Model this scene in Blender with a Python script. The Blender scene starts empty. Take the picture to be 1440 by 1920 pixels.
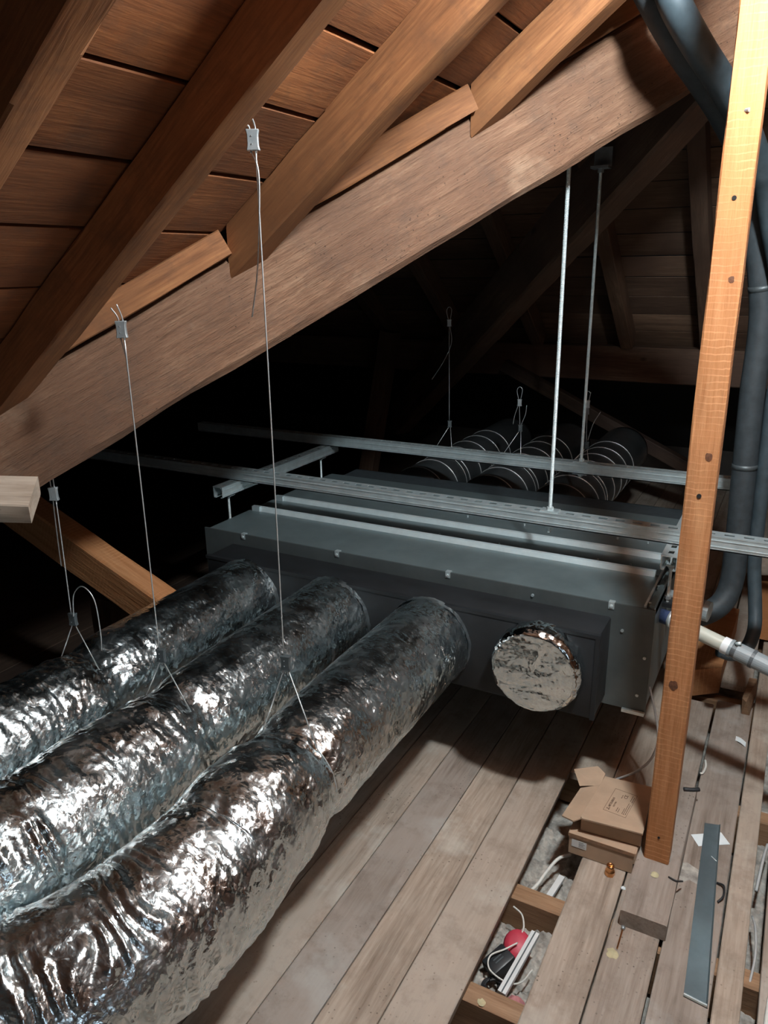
import bpy, bmesh, math, random
import numpy as np
from mathutils import Vector, Matrix
random.seed(7); rng = np.random.default_rng(7)
scene = bpy.context.scene; COL = scene.collection

# ------------------------------------------------------------------ camera
YAW, PITCH, ROLL, FPX = 0.4996032, 0.3142215, -0.0154628, 1431.1
CAM = Vector((0, 0, 1.5))
def cam_axes():
    cy, sy, cp, sp = math.cos(YAW), math.sin(YAW), math.cos(PITCH), math.sin(PITCH)
    f = Vector((-sy*cp, cy*cp, -sp)); r = Vector((cy, sy, 0)); u = r.cross(f)
    c, s = math.cos(ROLL), math.sin(ROLL)
    return f, c*r + s*u, -s*r + c*u
cf, cr, cu = cam_axes()
cd = bpy.data.cameras.new('camera'); cam = bpy.data.objects.new('camera', cd); COL.objects.link(cam)
cam.matrix_world = Matrix(((cr.x, cu.x, -cf.x, CAM.x), (cr.y, cu.y, -cf.y, CAM.y), (cr.z, cu.z, -cf.z, CAM.z), (0, 0, 0, 1)))
cd.sensor_fit = 'VERTICAL'; cd.sensor_height = 36.0; cd.sensor_width = 27.0; cd.lens = 36.0*FPX/1920
cd.clip_start = 0.02; cd.clip_end = 60
scene.camera = cam
# ------------------------------------------------------------------ world, light, exposure
LAMP = Vector((0.07, 1.18, 2.29)); LAMP_R = 0.075; LAMP_STRENGTH = 640.0
w = bpy.data.worlds.new('world'); scene.world = w; w.use_nodes = True
w.node_tree.nodes['Background'].inputs[0].default_value = (0.55, 0.68, 0.9, 1)
w.node_tree.nodes['Background'].inputs[1].default_value = 0.03
vs = scene.view_settings
vs.view_transform = 'Standard'; vs.look = 'None'; vs.exposure = 0.35; vs.gamma = 1.0; vs.use_curve_mapping = False
# daylight through the roof window behind the camera
SKYL = bpy.data.lights.new('roof_window_daylight', 'AREA'); SKYL.shape = 'RECTANGLE'; SKYL.size = 0.8; SKYL.size_y = 0.6
SKYL.energy = 3.5; SKYL.color = (0.72, 0.86, 1.0)
so = bpy.data.objects.new('roof_window_daylight', SKYL); COL.objects.link(so)

# ------------------------------------------------------------------ material helpers
class NT:
    def __init__(s, name):
        s.m = bpy.data.materials.new(name); s.m.use_nodes = True
        s.t = s.m.node_tree; s.b = s.t.nodes['Principled BSDF']
    def n(s, typ, **kw):
        nd = s.t.nodes.new(typ)
        for k, v in kw.items():
            if k in nd.inputs.keys() if hasattr(nd.inputs, 'keys') else False: pass
            setattr(nd, k, v)
        return nd
    def l(s, a, b): s.t.links.new(a, b)
    def coords(s, scale=(1, 1, 1), rnd=True):
        tc = s.n('ShaderNodeTexCoord'); mp = s.n('ShaderNodeMapping'); mp.inputs['Scale'].default_value = scale
        if rnd:
            oi = s.n('ShaderNodeObjectInfo'); ad = s.n('ShaderNodeVectorMath', operation='MULTIPLY_ADD')
            cmb = s.n('ShaderNodeCombineXYZ')
            for i in range(3): s.l(oi.outputs['Random'], cmb.inputs[i])
            ad.inputs[1].default_value = (37, 53, 71); s.l(cmb.outputs[0], ad.inputs[0]); s.l(tc.outputs['Object'], ad.inputs[2])
            s.l(ad.outputs[0], mp.inputs['Vector'])
        else: s.l(tc.outputs['Object'], mp.inputs['Vector'])
        return mp.outputs[0]
    def noise(s, vec, scale, detail=6, rough=0.6, dist=0.0):
        nd = s.n('ShaderNodeTexNoise'); nd.inputs['Scale'].default_value = scale; nd.inputs['Detail'].default_value = detail
        nd.inputs['Roughness'].default_value = rough; nd.inputs['Distortion'].default_value = dist
        s.l(vec, nd.inputs['Vector']); return nd.outputs[0]
    def ramp(s, fac, stops):
        r = s.n('ShaderNodeValToRGB'); e = r.color_ramp.elements
        while len(e) < len(stops): e.new(0.5)
        for i, (p, c) in enumerate(stops):
            e[i].position = p; e[i].color = (*c, 1) if len(c) == 3 else c
        s.l(fac, r.inputs[0]); return r.outputs[0]
    def mix(s, fac, a, b, mode='MIX'):
        m = s.n('ShaderNodeMix', data_type='RGBA', blend_type=mode)
        for sock, v in ((m.inputs[0], fac), (m.inputs[6], a), (m.inputs[7], b)):
            if isinstance(v, (int, float)): sock.default_value = v
            elif isinstance(v, tuple): sock.default_value = (*v, 1)
            else: s.l(v, sock)
        return m.outputs[2]
    def bump(s, h, strength, dist=0.01, prev=None):
        b = s.n('ShaderNodeBump'); b.inputs['Strength'].default_value = strength; b.inputs['Distance'].default_value = dist
        s.l(h, b.inputs['Height'])
        if prev is not None: s.l(prev, b.inputs['Normal'])
        return b.outputs[0]
    def out(s, col=None, rough=None, metal=0.0, normal=None, spec=None):
        b = s.b
        if col is not None:
            if isinstance(col, tuple): b.inputs['Base Color'].default_value = (*col, 1)
            else: s.l(col, b.inputs['Base Color'])
        if rough is not None:
            if isinstance(rough, (int, float)): b.inputs['Roughness'].default_value = rough
            else: s.l(rough, b.inputs['Roughness'])
        b.inputs['Metallic'].default_value = metal
        if normal is not None: s.l(normal, b.inputs['Normal'])
        if spec is not None: b.inputs['Specular IOR Level'].default_value = spec
        return s.m

def wood(name, dark, mid, light, rough=0.75, grain=16, blotch=None, saw=0.0, bump=0.35, knots=True, dirt=None, specks=False):
    t = NT(name)
    v = t.coords((1.0, 1, 1))
    st = t.n('ShaderNodeMapping'); st.inputs['Scale'].default_value = (0.07, 1, 1); t.l(v, st.inputs['Vector']); vs_ = st.outputs[0]
    g1 = t.noise(vs_, grain*2.2, 8, 0.65, 0.6)
    g2 = t.noise(vs_, grain*12, 4, 0.6)
    c = t.ramp(g1, [(0.28, dark), (0.5, mid), (0.75, light)])
    c = t.mix(0.35, c, t.ramp(g2, [(0.3, dark), (0.7, light)]))
    bl = t.noise(v, 2.2, 4, 0.6)
    if blotch: c = t.mix(t.ramp(bl, [(0.42, (0, 0, 0)), (0.68, (1, 1, 1))]), c, blotch)
    if dirt:
        dn = t.noise(v, 9, 7, 0.7); c = t.mix(t.ramp(dn, [(0.5, (0, 0, 0)), (0.72, (0.75,)*3)]), c, dirt)
    if knots:
        kv = t.n('ShaderNodeMapping'); kv.inputs['Scale'].default_value = (0.55, 1, 1); t.l(v, kv.inputs['Vector'])
        vo = t.n('ShaderNodeTexVoronoi'); vo.inputs['Scale'].default_value = 4.5; vo.inputs['Randomness'].default_value = 1.0
        t.l(kv.outputs[0], vo.inputs['Vector'])
        c = t.mix(t.ramp(vo.outputs['Distance'], [(0.03, (0.7,)*3), (0.07, (0, 0, 0))]), c, tuple(x*0.35 for x in dark))
    if specks:
        sv = t.n('ShaderNodeTexVoronoi'); sv.inputs['Scale'].default_value = 75; t.l(v, sv.inputs['Vector'])
        sm_ = t.ramp(t.noise(v, 6, 4, 0.7), [(0.5, (0, 0, 0)), (0.62, (1, 1, 1))])
        c = t.mix(t.mix(1.0, t.ramp(sv.outputs['Distance'], [(0.10, (0.75,)*3), (0.2, (0, 0, 0))]), sm_, 'MULTIPLY'), c, tuple(x*0.4 for x in dark))
        st2 = t.ramp(t.noise(v, 3.3, 5, 0.65), [(0.57, (0, 0, 0)), (0.70, (0.6,)*3)]); c = t.mix(st2, c, (light[0]*1.1, light[1]*1.25, light[2]*1.35))
    # overall per-object tint
    oi = t.n('ShaderNodeObjectInfo'); tint = t.ramp(oi.outputs['Random'], [(0, (0.78, 0.78, 0.8)), (1, (1.1, 1.07, 1.03))])
    c = t.mix(1.0, c, tint, 'MULTIPLY')
    nb = t.bump(g2, bump, 0.002); nb = t.bump(g1, bump*0.7, 0.004, nb)
    if saw:
        wv = t.n('ShaderNodeTexWave', wave_type='BANDS', bands_direction='X'); wv.inputs['Scale'].default_value = 22
        wv.inputs['Distortion'].default_value = 2.5; wv.inputs['Detail'].default_value = 5; wv.inputs['Detail Scale'].default_value = 1.5
        t.l(v, wv.inputs['Vector'])
        msk = t.noise(v, 7, 3); sw = t.ramp(wv.outputs['Fac'], [(0.86, (0, 0, 0)), (0.97, (1, 1, 1))])
        c = t.mix(t.mix(1.0, sw, t.ramp(msk, [(0.4, (0, 0, 0)), (0.65, (saw,)*3)]), 'MULTIPLY'), c, tuple(min(1, x*1.5) for x in light))
        nb = t.bump(sw, 0.12, 0.002, nb)
    return t.out(c, rough, 0, nb, 0.3)

M = {}
M['roof_board'] = wood('roof_board', (0.085, 0.027, 0.009), (0.20, 0.066, 0.020), (0.31, 0.12, 0.042), blotch=(0.12, 0.042, 0.017), dirt=(0.09, 0.042, 0.022))
M['rafter'] = wood('rafter_wood', (0.095, 0.034, 0.013), (0.24, 0.095, 0.036), (0.38, 0.175, 0.072), blotch=(0.17, 0.07, 0.028), dirt=(0.12, 0.055, 0.028))
M['beam'] = wood('beam_wood', (0.095, 0.042, 0.022), (0.245, 0.12, 0.066), (0.43, 0.25, 0.15), grain=30, blotch=(0.185, 0.095, 0.056), dirt=(0.14, 0.085, 0.058), bump=1.6, knots=False, specks=True)
M['floor'] = wood('floor_wood', (0.165, 0.118, 0.086), (0.37, 0.295, 0.235), (0.49, 0.41, 0.34), grain=12, blotch=(0.43, 0.36, 0.30), dirt=(0.22, 0.168, 0.13), rough=0.7, specks=True)
M['post'] = wood('post_wood', (0.25, 0.095, 0.035), (0.43, 0.185, 0.075), (0.55, 0.29, 0.14), grain=14, saw=0.35, bump=0.8, blotch=(0.40, 0.165, 0.062))
M['dimwood'] = wood('dimmed_wood', (0.02, 0.012, 0.008), (0.05, 0.03, 0.02), (0.09, 0.056, 0.038), blotch=(0.035, 0.02, 0.015))
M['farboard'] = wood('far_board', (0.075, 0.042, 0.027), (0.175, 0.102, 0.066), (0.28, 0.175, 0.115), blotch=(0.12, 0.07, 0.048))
M['joist'] = wood('joist_wood', (0.16, 0.08, 0.04), (0.30, 0.17, 0.095), (0.44, 0.29, 0.18))
def simple(name, col, rough=0.5, metal=0.0, ns=20, var=0.15, bump=0.0, bs=60, spec=None):
    t = NT(name); v = t.coords((1, 1, 1)); n = t.noise(v, ns, 5)
    c = t.ramp(n, [(0.3, tuple(max(0, x*(1-var)) for x in col)), (0.7, tuple(min(1, x*(1+var)) for x in col))])
    nb = None
    if bump: nb = t.bump(t.noise(v, bs, 6, 0.65), bump, 0.003)
    return t.out(c, rough, metal, nb, spec)
M['galv'] = simple('galvanised_steel', (0.58, 0.65, 0.66), 0.36, 0.6, 25, 0.12, 0.05, 90)
M['unit'] = simple('unit_sheet_steel', (0.185, 0.23, 0.237), 0.42, 0.55, 9, 0.13, 0.04, 30)
M['rib'] = simple('lit_rib_steel', (0.66, 0.74, 0.75), 0.45, 0.35, 25, 0.08)  # lighter than the casing: light on the rib faces put into the colour
M['strip'] = simple('bare_sheet_metal', (0.33, 0.41, 0.44), 0.3, 0.85, 14, 0.12, 0.04, 60)
M['rod'] = simple('zinc_rod', (0.70, 0.77, 0.77), 0.4, 0.45, 60, 0.15)
M['unitfront'] = simple('shaded_front_plate', (0.105, 0.12, 0.12), 0.5, 0.45, 9, 0.15, 0.04, 30)  # casing steel darkened in colour for the shade on its front face
M['knot'] = simple('dark_knot', (0.12, 0.045, 0.02), 0.7, 0, 160, 0.5)
M['foam'] = simple('black_foam', (0.008, 0.009, 0.0105), 0.65, 0, 14, 0.4, 0.12, 40)
M['tubefoam'] = simple('pipe_foam', (0.035, 0.043, 0.048), 0.6, 0, 40, 0.25, 0.08, 120)
M['bluefoam'] = simple('blue_grey_pipe_foam', (0.045, 0.062, 0.072), 0.5, 0, 30, 0.25, 0.08, 120)
M['spiral'] = simple('dark_duct_skin', (0.055, 0.06, 0.062), 0.3, 0.4, 12, 0.25, 0.1, 20)
M['wire'] = simple('steel_wire', (0.62, 0.63, 0.62), 0.4, 0.7, 80, 0.1)
M['grip'] = simple('grip_zinc', (0.42, 0.45, 0.46), 0.45, 0.7, 60, 0.15)
M['gripdark'] = simple('grip_dark', (0.10, 0.115, 0.12), 0.5, 0.5, 60, 0.15)
M['card'] = simple('cardboard', (0.42, 0.285, 0.19), 0.85, 0, 18, 0.09, 0.1, 70)
M['cardedge'] = simple('cardboard_edge', (0.27, 0.15, 0.085), 0.9, 0, 60, 0.2)
M['ink'] = simple('brown_ink', (0.10, 0.05, 0.03), 0.8)
M['white'] = simple('white_paper', (0.78, 0.82, 0.82), 0.7, 0, 30, 0.04)
M['label'] = simple('white_label', (0.66, 0.66, 0.64), 0.6, 0, 30, 0.04)
M['greyink'] = simple('grey_ink', (0.25, 0.25, 0.25), 0.8)
M['brass'] = simple('copper_brass', (0.72, 0.36, 0.16), 0.25, 1.0, 30, 0.1)
M['pvc'] = simple('beige_pvc', (0.52, 0.51, 0.43), 0.35, 0, 10, 0.08)
M['pvcwhite'] = simple('white_pvc', (0.85, 0.85, 0.84), 0.35, 0, 10, 0.03)
M['pvcgrey'] = simple('grey_pvc', (0.27, 0.30, 0.31), 0.4, 0, 10, 0.08)
M['blueplastic'] = simple('blue_plastic', (0.06, 0.09, 0.19), 0.3)
M['cable'] = simple('grey_cable', (0.45, 0.45, 0.44), 0.5)
M['cablewhite'] = simple('white_cable', (0.68, 0.66, 0.6), 0.5)
M['cableblack'] = simple('black_cable', (0.02, 0.02, 0.022), 0.5)
M['red'] = simple('red_plastic', (0.52, 0.045, 0.075), 0.5)
M['pink'] = simple('pink_sponge', (0.5, 0.2, 0.2), 0.8, 0, 60, 0.3, 0.3, 80)
M['blue'] = simple('blue_wrap', (0.10, 0.34, 0.45), 0.5)
M['blackplastic'] = simple('black_plastic', (0.02, 0.022, 0.024), 0.4)
M['rubble'] = simple('rubble', (0.36, 0.33, 0.29), 0.95, 0, 40, 0.45, 0.8, 60)
M['tape'] = simple('tape', (0.10, 0.11, 0.115), 0.35)
M['felt'] = simple('roof_felt', (0.008, 0.007, 0.006), 0.95)
M['plaster'] = simple('dark_wall', (0.05, 0.042, 0.036), 0.9, 0, 8, 0.25, 0.3, 20)
M['foamyellow'] = simple('dried_foam', (0.50, 0.43, 0.26), 0.9, 0, 40, 0.2, 0.4, 60)
def foil(name, fine=0.5, big=0.25, rough=0.16, facet=0.2):
    t = NT(name); v = t.coords((1, 1, 1), False)
    n1 = t.noise(v, 20, 4, 0.6, 0.8); nb = t.bump(n1, big, 0.010)
    for k, (rot, sc) in enumerate((((0.3, 0.9, 0.6), 9), ((1.1, 0.2, 2.0), 13), ((2.0, 1.4, 0.4), 21), ((0.7, 2.2, 1.2), 30))):
        mp = t.n('ShaderNodeMapping'); mp.inputs['Rotation'].default_value = rot; mp.inputs['Location'].default_value = (k*3.1, k*1.7, k*2.3); t.l(v, mp.inputs['Vector'])
        wv = t.n('ShaderNodeTexWave', wave_type='BANDS', bands_direction='X', wave_profile='TRI'); wv.inputs['Scale'].default_value = sc
        wv.inputs['Distortion'].default_value = 7.0; wv.inputs['Detail'].default_value = 3; wv.inputs['Detail Scale'].default_value = 1.2; wv.inputs['Detail Roughness'].default_value = 0.6
        t.l(mp.outputs[0], wv.inputs['Vector'])
        nb = t.bump(wv.outputs['Fac'], fine*0.5, 0.05/sc*0.5, nb)
    c = t.ramp(t.noise(v, 5, 3), [(0.3, (0.68, 0.76, 0.78)), (0.7, (0.80, 0.87, 0.89))])
    acc = nb
    wn = t.n('ShaderNodeTexNoise'); wn.inputs['Scale'].default_value = 18; t.l(v, wn.inputs['Vector'])
    for sc, k, rot in ((58, facet, (0.4, 0.2, 0.5)), (150, facet*0.9, (1.0, 0.7, 2.1))):
        mp = t.n('ShaderNodeMapping'); mp.inputs['Rotation'].default_value = rot; mp.inputs['Scale'].default_value = (0.55, 1.0, 1.3)
        ad = t.n('ShaderNodeVectorMath', operation='MULTIPLY_ADD'); ad.inputs[1].default_value = (0.05, 0.05, 0.05); t.l(wn.outputs['Color'], ad.inputs[0]); t.l(v, ad.inputs[2])
        t.l(ad.outputs[0], mp.inputs['Vector'])
        vo = t.n('ShaderNodeTexVoronoi', feature='F1'); vo.inputs['Scale'].default_value = sc; t.l(mp.outputs[0], vo.inputs['Vector'])
        sb = t.n('ShaderNodeVectorMath', operation='SUBTRACT'); sb.inputs[1].default_value = (0.5, 0.5, 0.5); t.l(vo.outputs['Color'], sb.inputs[0])
        ma = t.n('ShaderNodeVectorMath', operation='MULTIPLY_ADD'); ma.inputs[1].default_value = (k, k, k); t.l(sb.outputs[0], ma.inputs[0]); t.l(acc, ma.inputs[2]); acc = ma.outputs[0]
    nm = t.n('ShaderNodeVectorMath', operation='NORMALIZE'); t.l(acc, nm.inputs[0]); nb = nm.outputs[0]
    r = t.ramp(t.noise(v, 12, 4), [(0.3, (rough*0.7,)*3), (0.7, (rough*1.5,)*3)])
    return t.out(c, r, 1.0, nb)
M['foil'] = foil('crinkled_foil', 0.45, 0.22, 0.23, 0.22)
M['foilcap'] = foil('cap_foil', 0.25, 0.12, 0.14, 0.12)
M['foiltape'] = foil('foil_tape', 0.2, 0.2, 0.3)
def emis(name, col, s):
    t = NT(name); t.b.inputs['Emission Color'].default_value = (*col, 1); t.b.inputs['Emission Strength'].default_value = s
    return t.out(col, 0.5)
M['bulb'] = emis('lamp_glow', (0.84, 0.95, 1.0), LAMP_STRENGTH)

# ------------------------------------------------------------------ mesh helpers
class MB:
    def __init__(s): s.v = []; s.f = []
    def add(s, vs, fs):
        o = len(s.v); s.v += [tuple(p) for p in vs]; s.f += [tuple(i+o for i in q) for q in fs]; return s
    def box(s, x0, x1, y0, y1, z0, z1, bev=0.0):
        if bev <= 0:
            return s.add([(x0,y0,z0),(x1,y0,z0),(x1,y1,z0),(x0,y1,z0),(x0,y0,z1),(x1,y0,z1),(x1,y1,z1),(x0,y1,z1)],
                         [(3,2,1,0),(4,5,6,7),(0,1,5,4),(1,2,6,5),(2,3,7,6),(3,0,4,7)])
        bm = bmesh.new(); bmesh.ops.create_cube(bm, size=1.0)
        for q in bm.verts: q.co = Vector(((x0+x1)/2+q.co.x*(x1-x0), (y0+y1)/2+q.co.y*(y1-y0), (z0+z1)/2+q.co.z*(z1-z0)))
        bmesh.ops.bevel(bm, geom=bm.edges[:], offset=bev, segments=2, affect='EDGES', profile=0.5)
        bm.verts.ensure_lookup_table()
        s.add([q.co[:] for q in bm.verts], [[q.index for q in f.verts] for f in bm.faces]); bm.free(); return s
    def prism(s, poly, z0, z1):
        n = len(poly)
        return s.add([(x, y, z0) for x, y in poly] + [(x, y, z1) for x, y in poly],
                     [tuple(reversed(range(n))), tuple(range(n, 2*n))] + [(i, (i+1) % n, n+(i+1) % n, n+i) for i in range(n)])
    def tube(s, pts, r, seg=10, cap=True, closed=False):
        P = [Vector(p) for p in pts]; n = len(P)
        rs = r if hasattr(r, '__len__') else [r]*n
        T = []
        for i in range(n):
            a = P[(i-1) % n] if closed else P[max(i-1, 0)]; b = P[(i+1) % n] if closed else P[min(i+1, n-1)]
            T.append((b-a).normalized())
        up = Vector((0, 0, 1)) if abs(T[0].z) < 0.9 else Vector((1, 0, 0))
        N = (up - T[0]*up.dot(T[0])).normalized(); vs = []
        for i in range(n):
            N = (N - T[i]*N.dot(T[i])).normalized(); B = T[i].cross(N)
            for k in range(seg):
                a = 2*math.pi*k/seg; vs.append(P[i] + (N*math.cos(a) + B*math.sin(a))*rs[i])
        fs = []
        for i in range(n if closed else n-1):
            j = (i+1) % n
            for k in range(seg):
                q = (k+1) % seg; fs.append((i*seg+k, i*seg+q, j*seg+q, j*seg+k))
        if cap and not closed: fs += [tuple(reversed(range(seg))), tuple(range((n-1)*seg, n*seg))]
        return s.add(vs, fs)
    def build(s, name, mat, parent=None, smooth=False, loc=None):
        me = bpy.data.meshes.new(name)
        vs = s.v if loc is None else [(a-loc[0], b-loc[1], c-loc[2]) for a, b, c in s.v]
        me.from_pydata(vs, [], s.f); me.update()
        return mk(name, me, mat, parent, smooth, loc)
def mk(name, me, mat, parent=None, smooth=False, loc=None):
    if not me.materials: me.materials.append(M[mat] if isinstance(mat, str) else mat)
    if smooth:
        me.polygons.foreach_set('use_smooth', [True]*len(me.polygons))
    o = bpy.data.objects.new(name, me); COL.objects.link(o)
    if loc is not None: o.location = loc
    if parent is not None: adopt(o, parent)
    return o
def adopt(o, parent):
    o.parent = parent; o.matrix_parent_inverse = world(parent).inverted()
def world(o):
    m = o.matrix_basis.copy()
    return world(o.parent) @ o.matrix_parent_inverse @ m if o.parent else m
def tag(o, label=None, cat=None, group=None, kind=None):
    if label: o['label'] = label
    if cat: o['category'] = cat
    if group: o['group'] = group
    if kind: o['kind'] = kind
    return o
def thing(name, loc, label, cat, group=None):
    o = bpy.data.objects.new(name, None); COL.objects.link(o); o.location = loc; o.empty_display_size = 0.1
    return tag(o, label, cat, group)
def spline(pts, n=12):
    P = [Vector(p) for p in pts]; P = [P[0]*2-P[1]] + P + [P[-1]*2-P[-2]]; out = []
    for i in range(1, len(P)-2):
        a, b, c, d = P[i-1:i+3]
        for k in range(n):
            t = k/n; out.append(0.5*((2*b) + (c-a)*t + (2*a-5*b+4*c-d)*t*t + (3*b-a-3*c+d)*t**3))
    out.append(P[-2]); return out
def smooth_angle(o, deg=40):
    me = o.data; me.polygons.foreach_set('use_smooth', [True]*len(me.polygons))
    me.set_sharp_from_angle(angle=math.radians(deg))
# ---- numpy gradient noise
_perm = rng.permutation(256); _perm = np.concatenate([_perm, _perm, _perm])
_gr = rng.normal(size=(256, 3)); _gr /= np.linalg.norm(_gr, axis=1)[:, None]
def perlin(p):
    p = np.asarray(p, float); i = np.floor(p).astype(int); f = p-i; i &= 255; u = f*f*f*(f*(f*6-15)+10); r = 0
    for dx in (0, 1):
        for dy in (0, 1):
            for dz in (0, 1):
                h = _perm[_perm[_perm[(i[:, 0]+dx) & 255]+((i[:, 1]+dy) & 255)]+((i[:, 2]+dz) & 255)]
                g = _gr[h]; d = (g*(f-np.array([dx, dy, dz]))).sum(1)
                wgt = (u[:, 0] if dx else 1-u[:, 0])*(u[:, 1] if dy else 1-u[:, 1])*(u[:, 2] if dz else 1-u[:, 2]); r = r + d*wgt
    return r*1.6
def timber(name, p0, p1, wid, hgt, mat, parent=None, up=(0, 0, 1), ch=0.004, rough=0.0015, cut0=None, cut1=None, kind=None, seg=None):
    """sawn timber between two points (centre line); wid along the horizontal side axis, hgt along 'up'; cut = world (point, normal) plane for an end"""
    p0, p1 = Vector(p0), Vector(p1); X = (p1-p0).normalized(); U = Vector(up); Z = (U - X*U.dot(X)).normalized(); Y = Z.cross(X)
    L = (p1-p0).length; n = seg or max(2, min(40, int(L/0.09))); a, b = wid/2, hgt/2
    prof = [(-a+ch, -b), (a-ch, -b), (a, -b+ch), (a, b-ch), (a-ch, b), (-a+ch, b), (-a, b-ch), (-a, -b+ch)]
    R = Matrix(((X.x, Y.x, Z.x), (X.y, Y.y, Z.y), (X.z, Y.z, Z.z))); c = (p0+p1)/2; sd = random.random()*90
    vs = []
    for i in range(n+1):
        t = i/n
        for k, (y, z) in enumerate(prof):
            q = np.array([[t*L*5+sd, y*9+k*3.1, z*9+sd]])
            d = perlin(q)[0]*rough*2 if rough else 0
            s = Vector((-L/2+t*L, y*(1+d/a*0.7), z*(1+d/b*0.7)))
            for cut, end in ((cut0, i == 0), (cut1, i == n)):
                if cut and end:
                    wp = R @ s + c; cp, cn = Vector(cut[0]), Vector(cut[1]); s = Vector((s.x + (cp-wp).dot(cn)/X.dot(cn), s.y, s.z))
            vs.append(s)
    fs = [tuple(reversed(range(8))), tuple(range(n*8, n*8+8))]
    for i in range(n):
        for k in range(8): fs.append((i*8+k, i*8+(k+1) % 8, (i+1)*8+(k+1) % 8, (i+1)*8+k))
    me = bpy.data.meshes.new(name); me.from_pydata([v[:] for v in vs], [], fs); me.update()
    o = mk(name, me, mat); o.matrix_basis = Matrix.Translation(c) @ R.to_4x4()
    if parent is not None: adopt(o, parent)
    if kind: o['kind'] = kind
    smooth_angle(o, 30)
    return o

# ================================================================== SETTING
T = 0.75                                    # roof pitch, rise over run
roof_z = lambda x: 2.48 + T*x               # underside of roof boards, slope over the camera
raft_z = lambda x: 2.36 + T*x               # underside of rafters
KV = -2.634                                 # near face of the valley beam: x - y = KV
# ---- floor: sub-floor (ceiling below) + joists + planks
fl = MB().box(-6, 3.2, -3, 6.2, -0.24, -0.17).build('floor', 'rubble'); tag(fl, kind='structure')
for y in (-1.6, -1.05, -0.45, 0.1, 0.62, 1.17, 1.49, 2.1, 2.72, 3.3, 3.9, 4.5, 5.2):
    yy = {1.17: 1.2, 1.49: 1.517}.get(y, y)
    timber('joist', (-5.9, yy, -0.0925), (3.1, yy, -0.0925), 0.05, 0.135, 'joist', fl, seg=12)
def plank(x0, x1, y0, y1, z=0.0, th=0.024, mat='floor', gap=0.0025):
    return timber('plank', ((x0+x1)/2, y0+0.001, z-th/2), ((x0+x1)/2, y1-0.001, z-th/2), x1-x0-gap, th, mat, fl, ch=0.002, rough=0.0007, seg=4)
edges = [-0.462, -0.592, -0.713, -0.834, -0.955, -1.077, -1.198, -1.32, -1.442, -1.565, -1.687, -1.81, -1.93, -2.06, -2.18, -2.3, -2.6, -2.9, -3.2, -3.6, -4.0, -4.5, -5.0, -5.9]
for i in range(len(edges)-1):
    j = [0.1, 2.72, 3.3, -0.45][i % 4]
    for a, b in ((-2.9, j), (j, 6.1)): plank(edges[i+1], edges[i], a, b, mat='floor' if edges[i] > -1.9 else 'dimwood')  # outer boards coloured darker to imitate the unlit wing
# boards to the right of the open trench
plank(-0.336, -0.222, -2.9, 1.86); plank(-0.336, -0.222, 1.86, 6.1, -0.002)
plank(-0.462, -0.336, 2.02, 6.1, -0.002)
plank(-0.220, -0.110, -2.9, 2.62); plank(-0.105, 0.012, -2.9, 2.66); plank(0.015, 0.071, -2.9, 6.1)
plank(-0.220, -0.108, 2.72, 6.1, 0.03); plank(-0.104, 0.0, 2.74, 6.1, 0.03)
for k in range(7): plank(0.100+0.125*k, 0.223+0.125*k, -2.9, 6.1)
for k in range(7): plank(0.98+0.3*k, 1.278+0.3*k, -2.9, 6.1)

# ---- roof over the camera: felt backing + boards along Y, cut at the valley
RN = Vector((-T, 0, 1)).normalized()
def slab(name, quad, th, mat, kind='structure'):
    q = [Vector(p) for p in quad]; n = (q[1]-q[0]).cross(q[2]-q[0]).normalized()*th
    m = MB(); m.add([p[:] for p in q] + [(p+n)[:] for p in q], [(3,2,1,0),(4,5,6,7),(0,1,5,4),(1,2,6,5),(2,3,7,6),(3,0,4,7)])
    return tag(m.build(name, mat), kind=kind)
def rp(x, y, dz=0): return (x, y, roof_z(x)+dz)
ceil = slab('ceiling', (rp(-3.6, -3, .045), rp(.12, -3, .045), rp(.12, 2.85, .045), rp(-3.6, -0.95, .045)), 0.03, 'felt')
bx = [-1.213+0.14*k for k in range(-14, 10)]
for i, x in enumerate(bx):
    if x > 0.05: continue
    x1 = x+0.14; g0 = random.choice((0.004, 0.007, 0.010)); xm = (x+x1)/2
    c = Vector(rp(xm, 0)) + RN*0.011
    yend = x + 2.70; L = math.hypot(0.14-g0, T*(0.14-g0))
    timber('roof_board', (c.x, -2.95, c.z), (c.x, yend, c.z), L, 0.022, 'roof_board', ceil, up=RN, ch=0.002, rough=0.002, seg=14,
           cut1=((0, 2.66, 0), (1, -1, 0)))
# ---- far slope: boards along X
FN = Vector((0, T, 1)).normalized()
far_z = lambda y: 4.60 - T*y
fp = lambda x, y, dz=0: (x, y, far_z(y)+dz)
cf2 = slab('ceiling', (fp(-5.9, 2.7, .04), fp(3.2, 2.7, .04), fp(3.2, 6.0, .04), fp(-5.9, 6.0, .04)), -0.03, 'felt')
for k in range(17):
    y0 = 2.76+0.135*k; ym = y0+0.0675; g = random.choice((0.003, 0.005, 0.007))
    c = Vector(fp(0, ym)) + FN*0.011; L = math.hypot(0.135-g, T*(0.135-g))
    j = random.uniform(-0.4, 1.4)
    for a, b in ((-5.8, j), (j, 3.1)):
        timber('roof_board', (a+.001, c.y, c.z), (b-.001, c.y, c.z), L, 0.022, 'farboard', cf2, up=FN, ch=0.002, rough=0.001, seg=4)
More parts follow.
